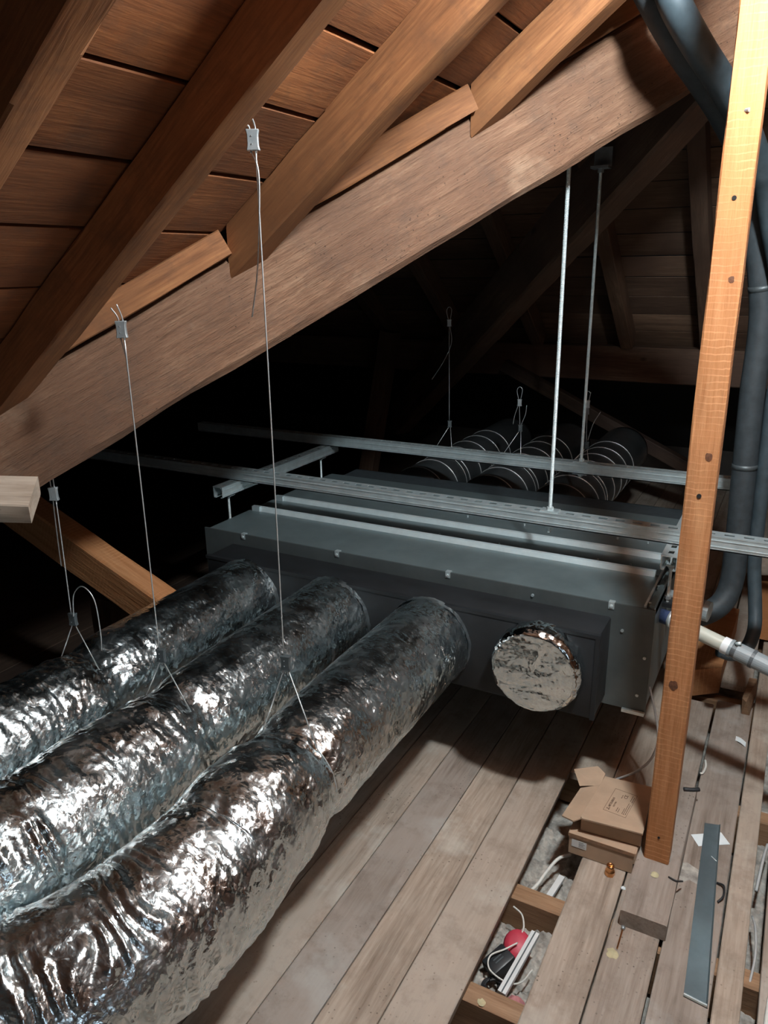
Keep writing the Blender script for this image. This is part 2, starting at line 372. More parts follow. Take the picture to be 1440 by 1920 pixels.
# ---- wing slope beyond the valley beam and the slope behind the ridge (close the attic)
nz = lambda y: 2.48 + T*(y-2.66)
cw = slab('ceiling', ((-5.9, 2.72, nz(2.72)+.02), (0.06, 2.72, nz(2.72)+.02), (-2.9, -0.22, nz(-0.22)+.02), (-5.9, -0.22, nz(-0.22)+.02)), 0.03, 'felt')
for k in range(12):
    y0 = 2.66-0.2*k; ym = y0-0.1; c = (ym, nz(ym)+0.012); L = math.hypot(0.195, T*0.195)
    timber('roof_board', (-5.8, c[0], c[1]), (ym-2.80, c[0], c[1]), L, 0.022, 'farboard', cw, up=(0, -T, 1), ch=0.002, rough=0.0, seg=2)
rz = lambda x: 2.56 - T*(x-0.1)
cr2 = slab('ceiling', ((0.08, -3, rz(.08)), (3.3, -3, rz(3.3)), (3.3, 2.8, rz(3.3)), (0.08, 2.8, rz(.08))), 0.03, 'felt')
for k in range(16):
    x0 = 0.12+0.19*k; xm = x0+0.095; L = math.hypot(0.185, T*0.185)
    timber('roof_board', (xm, -2.95, rz(xm)-0.013), (xm, 2.78, rz(xm)-0.013), L, 0.022, 'roof_board', cr2, up=(T, 0, 1), ch=0.002, rough=0.0, seg=2)
tag(MB().box(-6.05, 3.3, -3.1, -3.0, -0.2, 3.0).build('wall_back', 'plaster'), kind='structure')
tag(MB().box(-6.1, -6.0, -3.1, 6.3, -0.2, 3.0).build('wall_left', 'plaster'), kind='structure')
tag(MB().box(3.2, 3.3, -3.1, 6.3, -0.2, 3.0).build('wall_right', 'plaster'), kind='structure')
tag(MB().box(-6.05, 3.3, 5.9, 6.0, -0.2, 1.2).build('wall_far', 'plaster'), kind='structure')
# roof window in the hidden slope (daylight)
ww = tag(MB().box(1.0, 1.75, -1.35, -0.65, -0.02, 0.03).build('window_1', 'galv'), kind='structure')
ww.matrix_basis = Matrix.Translation((0, 0, 0))
for v in ww.data.vertices: v.co.z += rz(v.co.x)-0.06
so.location = (1.37, -1.0, rz(1.37)-0.11); so.rotation_euler = (0, math.atan(T)*1.0, 0)

# ================================================================== TIMBERS
beam_bot = lambda x: 2.156 + T*x
BD = Vector((1, 1, T)).normalized()
def beam_pt(x, off, z):          # plan point on beam, 'off' metres behind near face
    return Vector((x - off*0.7071, x-KV + off*0.7071, z))
bm_mid = lambda x: beam_bot(x)+0.128
b0, b1 = beam_pt(-2.25, 0.055, bm_mid(-2.25)), beam_pt(0.12, 0.055, bm_mid(0.12))
vb = timber('valley_beam', b0, b1, 0.11, 0.256*math.cos(math.atan(T/1.4142)), 'beam', ch=0.016, rough=0.004, seg=60)
tag(vb, 'massive weathered brown valley beam sloping across the picture', 'beam')
fb0, fb1 = Vector((-2.49, 4.82, 0.44)), Vector((0.01, 2.32, 2.315))
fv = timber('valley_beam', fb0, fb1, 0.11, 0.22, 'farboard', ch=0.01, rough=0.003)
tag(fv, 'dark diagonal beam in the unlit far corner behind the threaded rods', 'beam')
# rafters of the near slope
def rafter(y0, y1, label, end_beam=True, x_low=None, xhi=0.05):
    ym, wd = (y0+y1)/2, y1-y0; dep = 0.118*math.cos(math.atan(T)); up = RN
    xl = ym + KV if end_beam else x_low
    mid = lambda x: Vector((x, ym, raft_z(x))) + RN*dep/2
    o = timber('rafter', mid(xl), mid(xhi), wd, dep, 'rafter', up=up, ch=0.004, rough=0.0025,
               cut0=((0, -KV+0.0, 0), (1, -1, 0)) if end_beam else None)
    return tag(o, label, 'rafter', 'sloping rafters under the near roof boards')
rafter(0.700, 0.756, 'sloping rafter in the top corner, farthest from the threaded rods')
rafter(1.062, 1.122, 'long split sloping rafter carrying the tall hanging wire')
rafter(1.446, 1.512, 'sloping rafter whose cut foot lies just behind the tall hanging wire')
rafter(1.866, 1.93, 'sloping rafter with pointed foot high on the beam near the blue-grey pipes')
# fillets between the rafter feet on top of the valley beam
def fillet(xa, xb, label, mat='rafter'):
    z0 = lambda x: 2.408+T*x
    a = beam_pt(xa, -0.012, z0(xa)+0.036); b = beam_pt(xb, -0.012, z0(xb)+0.036)
    o = timber('timber_fillet', a, b, 0.03, 0.06, mat, ch=0.003, rough=0.002)
    return tag(o, label, 'fillet')
fillet(-1.50, -1.19, 'short orange timber fillet with a sawn end, on the lower beam between two rafters')
fillet(-1.118, -0.772, 'reddish timber fillet along the beam top between two rafter feet')
fillet(-0.70, 0.05, 'timber fillet at the top of the beam beside the blue-grey pipes')
# far rafters, wall plate, posts
pl_lab = 'long dark wall plate beam under the far rafters'
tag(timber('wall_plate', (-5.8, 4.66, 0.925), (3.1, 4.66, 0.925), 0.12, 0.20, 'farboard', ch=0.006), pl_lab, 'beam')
fr = [(-2.45, 'dim far rafter at the dark edge of the far slope'), (-1.95, 'dim far rafter above the loose hanging wire'), (-1.43, 'dim far rafter crossed by the dark diagonal beam'),
      (-0.90, 'dim far rafter beside the thinner looking threaded rod'), (-0.47, 'dim far rafter next to the orange post'), (0.04, 'dim far rafter hidden mostly by the orange post')]
for x, lab in fr:
    dep = 0.12; c = lambda y: Vector((x, y, far_z(y))) - FN*dep/2*1.0
    tag(timber('rafter', c(2.75), c(4.66), 0.07, dep*0.9, 'farboard', up=FN, ch=0.004), lab, 'rafter', 'rafters of the far slope')
tag(timber('timber_post', (-2.5, 4.3, -0.02), (-2.28, 4.3, 1.1), 0.1, 0.1, 'farboard', up=(0, 1, 0)), 'dim leaning post in the dark beyond the hanging frame', 'post')
tag(timber('timber_strut', (-0.4, 4.45, 0.35), (-1.6, 4.5, 0.9), 0.07, 0.07, 'dimwood'), 'dim strut under the far wall plate', 'strut')
# brace at the left and block end
tag(timber('timber_brace', (-2.75, 1.62, 0.88), (-1.67, 1.62, 0.444), 0.09, 0.125, 'post', up=(0, 0, 1), ch=0.006, cut1=((-1.672, 1.62, .45), (1, 0, -.25))), 'orange diagonal timber brace descending behind the farthest foil duct', 'brace')
tag(timber('timber_post', (-1.98, 1.66, -0.0), (-1.98, 1.66, 0.44), 0.1, 0.1, 'dimwood', up=(0, 1, 0)), 'dark stub post under the orange brace', 'post')
# timber end: near the camera at the left border
tag(timber('timber_block', (-1.72, 0.79, 1.065), (-1.425, 1.03, 1.025), 0.10, 0.05, 'floor', up=(0.25, -0.35, 1), ch=0.003), 'pale sawn timber end poking in at the picture edge below the beam', 'timber')
# the post
PX0, PX1, PY0, PY1 = -0.186, -0.126, 1.700, 1.762
po = timber('timber_post', ((PX0+PX1)/2, (PY0+PY1)/2, 0.047), ((PX0+PX1)/2, (PY0+PY1)/2, 2.36), PX1-PX0, PY1-PY0, 'post', up=(0, -1, 0), ch=0.003, rough=0.0012, seg=60)
pth = thing('support_post', (-0.155, 1.73, 0.047), 'rough-sawn orange timber post standing on a block', 'post')
po.name = 'shaft'; adopt(po, pth)
for z, r in ((1.76, .004), (1.61, .0045), (1.016, .005), (0.12, .003)):
    m = MB(); m.tube([((PX0+PX1)/2+(0.008 if z > 1.7 else 0.0), PY0-0.0015, z), ((PX0+PX1)/2, PY0+0.004, z)], r, 10)
    m.build('bolt_head' if z > 1.7 else 'drilled_hole', 'grip' if z > 1.7 else 'felt', pth)
for kx, kz, kr in ((-.163, .552, .011), (-.144, 1.461, .006), (-.146, 1.103, .008)):
    m = MB(); m.add([(kx, PY0-.0012, kz)]+[(kx+kr*random.uniform(.8, 1.1)*math.cos(a), PY0-.0006, kz+kr*1.2*random.uniform(.8, 1.1)*math.sin(a)) for a in np.linspace(0, 2*math.pi, 15)[:-1]], [(0, 1+k, 1+(k+1) % 14) for k in range(14)]); m.build('knot', 'knot', pth)
# block under the post
blk = timber('timber_block', (-0.151, 1.505, 0.0235), (-0.151, 2.05, 0.0235), 0.104, 0.045, 'floor', ch=0.003, rough=0.002)
tag(blk, 'thick pale timber block on the floor carrying the orange post', 'timber')

# ================================================================== VENTILATION UNIT
UX0, UX1, UY0, UY1, UZ0, UZ1 = -1.832, -0.262, 2.0, 2.845, 0.283, 0.597
U = thing('ventilation_unit', (-1.05, 2.4, UZ0), 'wide grey sheet-steel ventilation unit hung from channel rails', 'ventilation unit')
MB().box(UX0, UX1, UY0, UY1, UZ0, UZ1-0.008).build('casing', 'unit', U)
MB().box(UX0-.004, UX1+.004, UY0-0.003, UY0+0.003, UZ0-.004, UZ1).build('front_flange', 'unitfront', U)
MB().box(UX1-0.06, UX1+0.002, UY0-0.012, UY0+0.004, UZ0-0.012, UZ0-0.002).build('bottom_lip', 'galv', U)
for (a, b) in ((2.004, 2.245), (2.262, 2.398), (2.415, 2.62), (2.637, 2.843)):
    MB().box(UX0+.012, UX1-.03, a, b, UZ1-0.009, UZ1-0.003, 0.001).build('top_panel', 'unit', U)
for yr in (2.245, 2.398, 2.62):
    m = MB(); m.add([(UX0+.03, yr-.002, UZ1-.006), (UX1-.04, yr-.002, UZ1-.006), (UX1-.04, yr+.004, UZ1+.013), (UX0+.03, yr+.004, UZ1+.013),
                     (UX0+.03, yr+.019, UZ1+.013), (UX1-.04, yr+.019, UZ1+.013), (UX1-.04, yr+.019, UZ1-.006), (UX0+.03, yr+.019, UZ1-.006)],
                    [(0, 1, 2, 3), (3, 2, 5, 4), (4, 5, 6, 7), (0, 3, 4, 7), (1, 6, 5, 2)])
    rb = m.build('panel_rib', 'rib', U)
    MB().box(UX0+.025, UX0+.06, yr-.006, yr+.01, UZ1-.004, UZ1+.016).build('rib_end_tab', 'galv', U)
# side rails of the top
MB().box(UX1-.028, UX1-.022, UY0+.004, UY1, UZ1-.006, UZ1+.006).build('side_lip', 'galv', U)
MB().box(UX1-.012, UX1+.0, UY0+.004, UY1, UZ1-.03, UZ1+.01).build('side_lip', 'unit', U)
for y in (2.03, 2.16, 2.5, 2.75):
    m = MB(); m.tube([(UX1-.017, y, UZ1-.004), (UX1-.017, y, UZ1+.006)], .005, 8); m.build('screw', 'galv', U)
for px in (-1.66, -1.27, -0.87, -0.375):
    MB().box(px-.008, px+.008, UY0-.005, UY0+.012, UZ1-.018, UZ1+.002).build('clip', 'galv', U)
    m = MB(); m.tube([(px, UY0-.004, UZ1-.009), (px, UY0-.008, UZ1-.009)], .004, 8); m.build('screw', 'rod', U)
for x, z in ((UX1-.012, .45), (UX1-.022, .33), (-.34, .52), (-.6, .575)):
    m = MB(); m.tube([(x, UY0-.002, z), (x, UY0-.007, z)], .0045, 8); m.build('screw', 'galv', U)
for x in (-1.15, -.93, -.6, -.5):
    for yr in (2.3, 2.53):
        m = MB(); m.tube([(x+yr*.05, yr, UZ1-.006), (x+yr*.05, yr, UZ1+.004)], .0035, 8); m.build('screw', 'galv', U)
# plenum at the front and at the back
PF = 1.858
pm = MB(); pm.box(-1.712, -0.372, PF, 2.0, 0.302, 0.556, 0.008); pl = pm.build('front_plenum', 'foam', U)
smooth_angle(pl, 40)
MB().box(-1.714, -0.370, PF-.002, PF+.012, 0.548, 0.5585).build('plenum_edge_strip', 'foam', pl)
MB().box(-0.382, -0.370, PF-.002, PF+.012, 0.302, 0.548).build('plenum_edge_strip', 'foam', pl)
bp = MB().box(-1.78, -0.32, UY1, 3.0, 0.33, 0.585, 0.006).build('rear_plenum', 'tubefoam', U)
for x, y in ((UX0-.02, 2.211), (UX0-.02, 2.805), (UX1+.012, 2.211), (UX1+.012, 2.805)):
    MB().box(x-.022, x+.022, y-.02, y+.02, 0.562, 0.568).build('hanging_bracket', 'galv', U)

# ---- strut channel rails
def rail(name, axis, c, lo, hi, zt, label, w=0.043, h=0.043, mat='galv', slotlen=0.026, pitch=0.05):
    m = MB(); th = 0.0028
    def bx(a0, a1, b0, b1, z0, z1):
        if axis == 'x': m.box(a0, a1, c+b0, c+b1, z0, z1)
        else: m.box(c+b0, c+b1, a0, a1, z0, z1)
    hw = w/2
    bx(lo, hi, -hw, -hw+th, zt-h, zt); bx(lo, hi, hw-th, hw, zt-h, zt)
    bx(lo, hi, -hw, -hw+.010, zt-h, zt-h+.003); bx(lo, hi, hw-.010, hw, zt-h, zt-h+.003)
    bx(lo, hi, -hw+th, -0.0075, zt-th, zt); bx(lo, hi, 0.0075, hw-th, zt-th, zt)
    a = lo
    while a < hi:
        bx(a, min(hi, a+pitch-slotlen), -0.0075, 0.0075, zt-th, zt); a += pitch
    for zz in (zt-.0135, zt-h+.011):
        bx(lo, hi, -hw-.0016, -hw, zz-.0014, zz+.0014); bx(lo, hi, hw, hw+.0016, zz-.0014, zz+.0014)
    bx(lo, hi, -hw-.0012, -hw, zt-.004, zt)
    o = m.build(name, mat); return tag(o, label, 'rail', 'steel channel rails of the hanging frame')
ZR = 0.764
rail('channel_rail', 'x', 2.222, -2.75, 0.45, ZR, 'long slotted steel rail crossing in front, holding the first threaded rod')
rail('channel_rail', 'x', 2.868, -2.6, 0.6, ZR, 'long steel rail crossing behind, above the black spiral ducts')
rail('channel_rail', 'y', -1.850, 2.10, 2.92, ZR-0.0435, 'short steel cross rail over the end of the unit far from the post')
rail('channel_rail', 'y', -0.250, 2.10, 2.92, ZR-0.0435, 'short slotted steel cross rail beside the orange post')
# ---- threaded rods
def threaded(pm, x, y, z0, z1, r, pitch=0.0032, seg=10):
    n = int((z1-z0)/pitch*2); zs = [z0+(z1-z0)*i/n for i in range(n+1)]
    pm.tube([(x, y, z) for z in zs], [r if i % 2 else r*0.84 for i in range(n+1)], seg)
def hexnut(m, x, y, z0, z1, r):
    m.prism([(x+r*math.cos(a*math.pi/3), y+r*math.sin(a*math.pi/3)) for a in range(6)], z0, z1)
def rod(x, y, z0, z1, r, label, plates=True, group='long threaded rods'):
    t = thing('threaded_rod', (x, y, z0), label, 'threaded rod', group)
    m = MB(); threaded(m, x, y, z0, z1, r); m.build('shaft', 'rod', t)
    for za, s in ((ZR, 1), (ZR-0.043, -1)):
        m = MB(); m.box(x-.028, x+.028, y-.019, y+.019, min(za, za+.004*s), max(za, za+.004*s), .001); m.build('square_washer', 'galv', t)
        m = MB(); hexnut(m, x, y, min(za+.004*s, za+.013*s), max(za+.004*s, za+.013*s), r*1.75); m.build('nut', 'rod', t)
    return t
R1 = (-0.626, 2.222); R2 = (-0.697, 2.868)
rod(*R1, ZR-0.07, 1.79, 0.0062, 'bright threaded rod nearer the camera rising from the front rail to the beam')
t2 = rod(*R2, ZR-0.06, 1.80, 0.0062, 'threaded rod farther back rising from the rear rail to a bracket')
m = MB(); m.box(R2[0]-.03, R2[0]+.03, R2[1]-.025, R2[1]+.03, 1.80, 1.808); m.box(R2[0]-.03, R2[0]+.03, R2[1]+.024, R2[1]+.03, 1.80, 1.87); m.build('top_bracket', 'grip', t2)
m = MB(); hexnut(m, *R2, 1.787, 1.80, .011); m.build('nut', 'grip', t2)
labs = ['short hanger rod at the near dark corner of the unit', 'short hanger rod at the rear dark corner of the unit', 'short hanger rod next to the orange post, near end', 'short hanger rod behind the orange post, rear end']
for (x, y), lab in zip(((-1.852, 2.16), (-1.852, 2.805), (-0.250, 2.16), (-0.250, 2.805)), labs):
    t = thing('hanger_rod', (x, y, .56), lab, 'threaded rod', 'short hanger rods')
    m = MB(); threaded(m, x, y, .50, .70, .005); m.build('shaft', 'rod', t)
    m = MB(); m.box(x-.02, x+.02, y-.015, y+.015, .673, .677); m.build('washer', 'galv', t)
    for za in (.664, .569): m = MB(); hexnut(m, x, y, za, za+.009, .009); m.build('nut', 'grip', t)
    MB().box(x-.02, x+.02, y-.018, y+.018, .548, .560).build('damper', 'blackplastic', t)

# ================================================================== FOIL DUCTS
def foil_duct(name, ctrl, label, NS=560, MS=200, seed=0, strap_y=1.17):
    pts = np.array([p[:3] for p in ctrl], float); rad = np.array([p[3] for p in ctrl], float); rough = np.array([p[4] for p in ctrl], float); ple = np.array([p[5] for p in ctrl], float)
    full = spline([tuple(p) for p in pts], 24); C = np.array([v[:] for v in full])
    seg = np.r_[0, np.cumsum(np.linalg.norm(np.diff(C, axis=0), axis=1))]
    tc = np.linspace(0, len(pts)-1, len(C))
    s = np.linspace(0, seg[-1], NS)
    Cs = np.stack([np.interp(s, seg, C[:, k]) for k in range(3)], 1); ts = np.interp(s, seg, tc)
    k = np.arange(len(pts)); R = np.interp(ts, k, rad); RG = np.interp(ts, k, rough); PL = np.interp(ts, k, ple)
    ker = np.ones(9)/9; sm = lambda a: np.convolve(np.pad(a, 4, 'edge'), ker, 'valid'); R, RG, PL = sm(R), sm(RG), sm(PL)
    Tn = np.gradient(Cs, axis=0); Tn /= np.linalg.norm(Tn, axis=1)[:, None]
    up = np.array([0, 0, 1.0]); N = up-Tn*(Tn@up)[:, None]; N /= np.linalg.norm(N, axis=1)[:, None]; B = np.cross(Tn, N)
    th = np.linspace(0, 2*np.pi, MS, endpoint=False); ct, st = np.cos(th), np.sin(th)
    S2, TH = np.meshgrid(s, th, indexing='ij')
    base = Cs[:, None, :] + R[:, None, None]*(ct[None, :, None]*N[:, None, :] + st[None, :, None]*B[:, None, :])
    Q = base.reshape(-1, 3) + seed*7.3
    cyl = np.stack([S2.ravel()*1.0, (0.13*np.cos(TH)).ravel(), (0.13*np.sin(TH)).ravel()], 1) + seed*3.7
    rgv = np.repeat(RG, MS); plv = np.repeat(PL, MS)
    warp = np.stack([perlin(Q*9+k_) for k_ in (0, 40, 80)], 1)
    def ridge(P): return 1-np.abs(perlin(P))*2.2
    def tri(x): return np.abs((x % 2.0)-1.0)*2-1
    rs_ = np.random.default_rng(100+seed)
    d = 0.004*perlin(Q*6)*(0.2+rgv)
    # sharp foil creases: warped folded planes in random directions, each fading in and out
    for lam, am, cnt in ((0.085, 0.0026, 3), (0.042, 0.0015, 4), (0.022, 0.0009, 5)):
        for _ in range(cnt):
            dv = rs_.normal(size=3); dv /= np.linalg.norm(dv)
            wv_ = perlin(Q*(0.35/lam)+rs_.uniform(0, 50, 3))
            mk_ = np.clip(perlin(Q*(0.16/lam)+rs_.uniform(0, 50, 3))*2.2+0.25, 0, 1)
            d += am*(0.10+rgv)/1.1*mk_*tri(Q@dv/lam*2+wv_*1.3+rs_.uniform(0, 9))*0.6
    # faint lengthwise folds of the smooth wrapped part
    lw = np.stack([cyl[:, 0]*4, cyl[:, 1]*30, cyl[:, 2]*30], 1); d += 0.0016*(1-np.clip(rgv, 0, 1)*0.6)*ridge(lw+warp*0.8)
    # cross pleats of the flexible part
    ph = cyl[:, 0]*115 + perlin(np.stack([cyl[:, 0]*14, cyl[:, 1]*10, cyl[:, 2]*10], 1))*3.2
    amp = np.clip(perlin(np.stack([cyl[:, 0]*9, cyl[:, 1]*14, cyl[:, 2]*14], 1)+20)*1.6+0.55, 0, 1)
    saw = np.abs(((ph/np.pi) % 1.0)-0.5)*2
    d += plv*amp*0.0115*(saw-0.5)
    D = d.reshape(NS, MS)
    Rr = R[:, None] + D
    sag = np.repeat(np.clip(RG, 0, 1)[:, None], MS, 1)*0.010*np.clip(-ct, 0, 1)[None, :]
    P = Cs[:, None, :] + (Rr+sag)[:, :, None]*(ct[None, :, None]*N[:, None, :] + st[None, :, None]*B[:, None, :])
    V = P.reshape(-1, 3)
    i = np.arange(NS-1)[:, None]*MS; j = np.arange(MS)[None, :]; j2 = (j+1) % MS
    F = np.stack([i+j, i+MS+j, i+MS+j2, i+j2], -1).reshape(-1, 4)
    me = bpy.data.meshes.new('foil_sleeve'); me.vertices.add(len(V)); me.vertices.foreach_set('co', V.ravel())
    me.loops.add(F.size); me.loops.foreach_set('vertex_index', F.ravel().astype(np.int32)); me.polygons.add(len(F))
    me.polygons.foreach_set('loop_start', np.arange(0, F.size, 4, dtype=np.int32)); me.update(calc_edges=True); me.validate()
    t = thing(name, tuple(pts[0]), label, 'duct', 'foil-wrapped flexible ducts')
    mk('foil_sleeve', me, 'foil', t, True)
    x, y, z = pts[0]
    # ragged collar of foil tape at the plenum
    m = MB(); n = 60; vs = []; fs = []
    for q in range(n):
        a = 2*math.pi*q/n; r0 = 0.1318+random.uniform(-.001, .0015)
        ya = y+0.006; yb = y-0.010-random.uniform(0, .008)
        vs += [(x+math.sin(a)*(r0+random.uniform(0, .004)), ya, z+math.cos(a)*(r0+random.uniform(0, .004))), (x+math.sin(a)*r0, yb, z+math.cos(a)*r0)]
        b = (q+1) % n; fs.append((2*q, 2*b, 2*b+1, 2*q+1))
    m.add(vs, fs); m.build('tape_collar', 'foiltape', t, True)
    return t
def dpath(x, zend, bend, r_near, sy=1.17):
    c = [(x, 1.857, .435, .130, .15, 0), (x, 1.70, .435, .130, .15, 0), (x, 1.5, .435, .129, .2, 0), (x, 1.33, .435, .128, .3, 0), (x, sy+.06, .433, .126, .6, 0),
         (x, sy, .430, .113, 1.9, .35), (x, sy-.07, .425, (r_near+.125)/2+.003, 1.4, .2), (x, sy-.17, .42, r_near, 1.0, .15)]
    return c + bend
foil_duct('foil_duct', dpath(-1.545, .42, [(-1.548, .86, .425, .138, 1.1, .3), (-1.57, .80, .42, .136, 1.0, .7), (-1.66, .74, .415, .134, 1, .8), (-1.95, .72, .41, .132, 1, .6), (-2.35, .71, .41, .132, 1, .4)], .137, 1.20),
          'foil-wrapped duct farthest from the orange post, under the dark corner', seed=1, strap_y=1.17)
foil_duct('foil_duct', dpath(-1.203, .42, [(-1.203, .86, .425, .142, .9, .45), (-1.205, .72, .42, .144, .8, .75), (-1.235, .62, .43, .14, .8, .9), (-1.34, .53, .45, .14, .8, .8), (-1.62, .46, .47, .14, .8, .5), (-2.2, .44, .47, .14, .8, .4)], .140, 1.15),
          'middle of the three foil-wrapped ducts', seed=2)
foil_duct('foil_duct', dpath(-0.867, .37, [(-.867, .90, .400, .140, .7, .15), (-.870, .78, .393, .142, .7, .5), (-.888, .66, .388, .143, .7, .9), (-.945, .53, .382, .143, .7, 1.1), (-1.06, .40, .378, .142, .7, 1.1), (-1.25, .27, .375, .142, .7, .9), (-1.6, .14, .375, .142, .7, .6), (-2.2, .10, .375, .142, .7, .5)], .138, 1.14),
          'fat foil-wrapped duct nearest the camera, sagging over the floor boards', NS=680, MS=220, seed=3)
# foil-capped spigot
t = thing('capped_spigot', (-.53, 1.857, .437), 'round duct outlet sealed with crumpled foil', 'duct outlet')
NR, NA = 80, 240; th = np.linspace(0, 2*np.pi, NA, endpoint=False); rr = np.linspace(0.0, 1, NR)
rr = rr[1:]; vs = [(-.53, 1.800, .437)]; AA = np.concatenate([np.full(NA, r) for r in rr]); TT = np.tile(th, len(rr))
px = -.53+0.126*AA*np.sin(TT); pz = .437+0.126*AA*np.cos(TT); edge = np.clip((AA-.86)/.14, 0, 1)
q = np.stack([px*9, pz*9, np.full_like(px, 3.3)], 1); wv = perlin(q)[:, None]*np.array([[1, .6, 0.3]])
py = 1.799+0.020*edge**2 - 0.007*perlin(q*0.8+5) - 0.003*(1-np.abs(perlin(q*2+wv))*2)*(0.4+edge) - 0.0035*edge*(1-np.abs(perlin(q*5+wv*2))*2)
rs_ = np.random.default_rng(5)
for lam, am, cnt in ((.075, .0034, 3), (.03, .0008, 4), (.014, .0004, 3)):
    for _ in range(cnt):
        dv = rs_.normal(size=2); dv /= np.linalg.norm(dv); q3 = np.stack([px, pz, np.full_like(px, 1.0)], 1)
        mk_ = np.clip(perlin(q3*(.2/lam)+rs_.uniform(0, 50, 3))*2.2+.15+edge*.5, 0, 1)
        py = py - am*mk_*(np.abs(((px*dv[0]+pz*dv[1])/lam*2+perlin(q3*.35/lam+rs_.uniform(0, 50, 3))*1.2) % 2-1)*2-1)*.55*np.clip((1.0-AA)*30, .3, 1)
rsc = 1+edge*0.02*perlin(np.stack([np.sin(TT)*6, np.cos(TT)*6, AA*0+9], 1))
px = -.53+(px+.53)*rsc; pz = .437+(pz-.437)*rsc
vs += list(zip(px, py, pz))
ex = np.linspace(0, 1, 7)[1:]
for e in ex:
    a = th; r_ = .127+.003*perlin(np.stack([np.sin(a)*8, np.cos(a)*8, a*0+e*4], 1))
    vs += list(zip(-.53+r_*np.sin(a), 1.820+e*.045+0*a, .437+r_*np.cos(a)))
nr = len(rr)+len(ex); fs = [(0, 1+(k+1) % NA, 1+k) for k in range(NA)]
for i in range(nr-1):
    for k in range(NA): fs.append((1+i*NA+k, 1+i*NA+(k+1) % NA, 1+(i+1)*NA+(k+1) % NA, 1+(i+1)*NA+k))
MB().add(vs, fs).build('foil_cap', 'foilcap', t, True)
# black spiral ducts behind the unit
def spiral_duct(x, label):
    t = thing('spiral_duct', (x, 3.0, .49), label, 'duct', 'black spiral ducts behind the unit')
    ys = np.linspace(2.995, 4.3, 40); zc = lambda y: .487
    m = MB(); m.tube([(x, y, zc(y)) for y in ys], .133, 40); m.build('duct_skin', 'spiral', t, True)
    for k in range(7):
        y = 3.03+.145*k
        ring = [(x+.1335*math.sin(a), y+.010*math.sin(a/2), zc(y)+.1335*math.cos(a)) for a in np.linspace(0, 2*math.pi, 48, endpoint=False)]
        MB().tube(ring, .0026, 6, closed=True).build('spiral_band', 'wire', t, True)
for x, lab in ((-1.47, 'black spiral duct farthest from the orange post'), (-1.13, 'middle black spiral duct behind the unit'), (-.815, 'black spiral duct nearest the threaded rods')):
    spiral_duct(x, lab)

# ================================================================== SUSPENSION WIRES
def gripper(par, x, y, z, mat='grip', rot=0.0, s=1.0):
    m = MB(); w2, h2, d2 = .0115*s, .0165*s, .0055*s
    m.prism([(-w2, -d2), (w2, -d2), (w2, d2), (-w2, d2)], -h2, h2)
    bm = bmesh.new(); bmesh.ops.create_cube(bm, size=1)
    for v in bm.verts: v.co = Vector((v.co.x*2*w2, v.co.y*2*d2, v.co.z*2*h2))
    bmesh.ops.subdivide_edges(bm, edges=[e for e in bm.edges if abs(e.verts[0].co.z-e.verts[1].co.z) > h2], cuts=3)
    for v in bm.verts:
        if abs(v.co.z) < h2*.6: v.co.x *= .82
    bmesh.ops.bevel(bm, geom=bm.edges[:], offset=.0012, segments=1, affect='EDGES')
    me = bpy.data.meshes.new('wire_grip'); bm.to_mesh(me); bm.free()
    o = mk('wire_grip', me, mat); o.matrix_basis = Matrix.Translation((x, y, z)) @ Matrix.Rotation(rot, 4, 'Z'); adopt(o, par); smooth_angle(o, 35)
    for zz in (-.4, .35):
        m = MB(); p = Matrix.Rotation(rot, 3, 'Z') @ Vector((-.002*s, -d2-.0008, zz*h2)); m.tube([(x+p.x, y+p.y, z+p.z), (x+p.x*.5, y+p.y*.5, z+p.z)], .0013*s, 6); m.build('pin', 'grip', o)
    return o
WR = 0.0015
def hang(x, y, ztop, zg_top, zg_bot, xd, zd, rd, label, tail=None, dx=0, yl=0.0, tops=None, spread=.004):
    t = thing('suspension_wire', (x, y, zg_bot), label, 'wire', 'hanging steel suspension wires')
    # two strands up to the fixing, main strand down to the lower grip
    for sgn in (-1, 1):
        top = (x+sgn*.008, y, ztop) if tops is None else tops[0 if sgn < 0 else 1]
        MB().tube(spline([(x+sgn*.006, y, zg_top-.02), (x+sgn*.006, y, zg_top+.02), top], 6), WR, 6).build('strand', 'wire', t, True)
    gripper(t, x, y, zg_top, 'grip', .5)
    MB().tube(spline([(x+.005, y, zg_top-.016), (x+dx*.5+.001, y, (zg_top+zg_bot)/2), (x+dx-.004, y+yl, zg_bot+.016)], 10), WR, 6).build('strand', 'wire', t, True)
    if tail: MB().tube(spline([(x-.005, y, zg_top-.016)] + [(x+a, y+b, zg_top+c) for a, b, c in tail], 8), WR, 6).build('tail', 'wire', t, True)
    gripper(t, x+dx, y+yl, zg_bot, 'gripdark', .25)
    # loop round the duct
    a0 = math.radians(38); c = (xd, zd); g = (x+dx, zg_bot-.016)
    p1 = (c[0]-rd*math.sin(a0), c[1]+rd*math.cos(a0)); p2 = (c[0]+rd*math.sin(a0), c[1]+rd*math.cos(a0))
    arc = [(c[0]+rd*math.sin(a), y+yl, c[1]+rd*math.cos(a)) for a in np.linspace(a0, 2*math.pi-a0, 40)]
    pts = [(g[0]+.005, y+yl, g[1]), (p2[0], y+yl, p2[1])] + arc + [(p1[0], y+yl, p1[1]), (g[0]-.005, y+yl, g[1])]
    MB().tube(pts, WR, 6).build('duct_loop', 'wire', t, True)
    return t
hw = hang(-1.545, 1.17, 1.13, .985, .652, -1.545, .43, .117, 'wire from the beam to the farthest foil duct, with a curled loose end', tail=[(-.008, 0, -.05), (-.012, 0, -.14), (-.013, 0, -.19)])
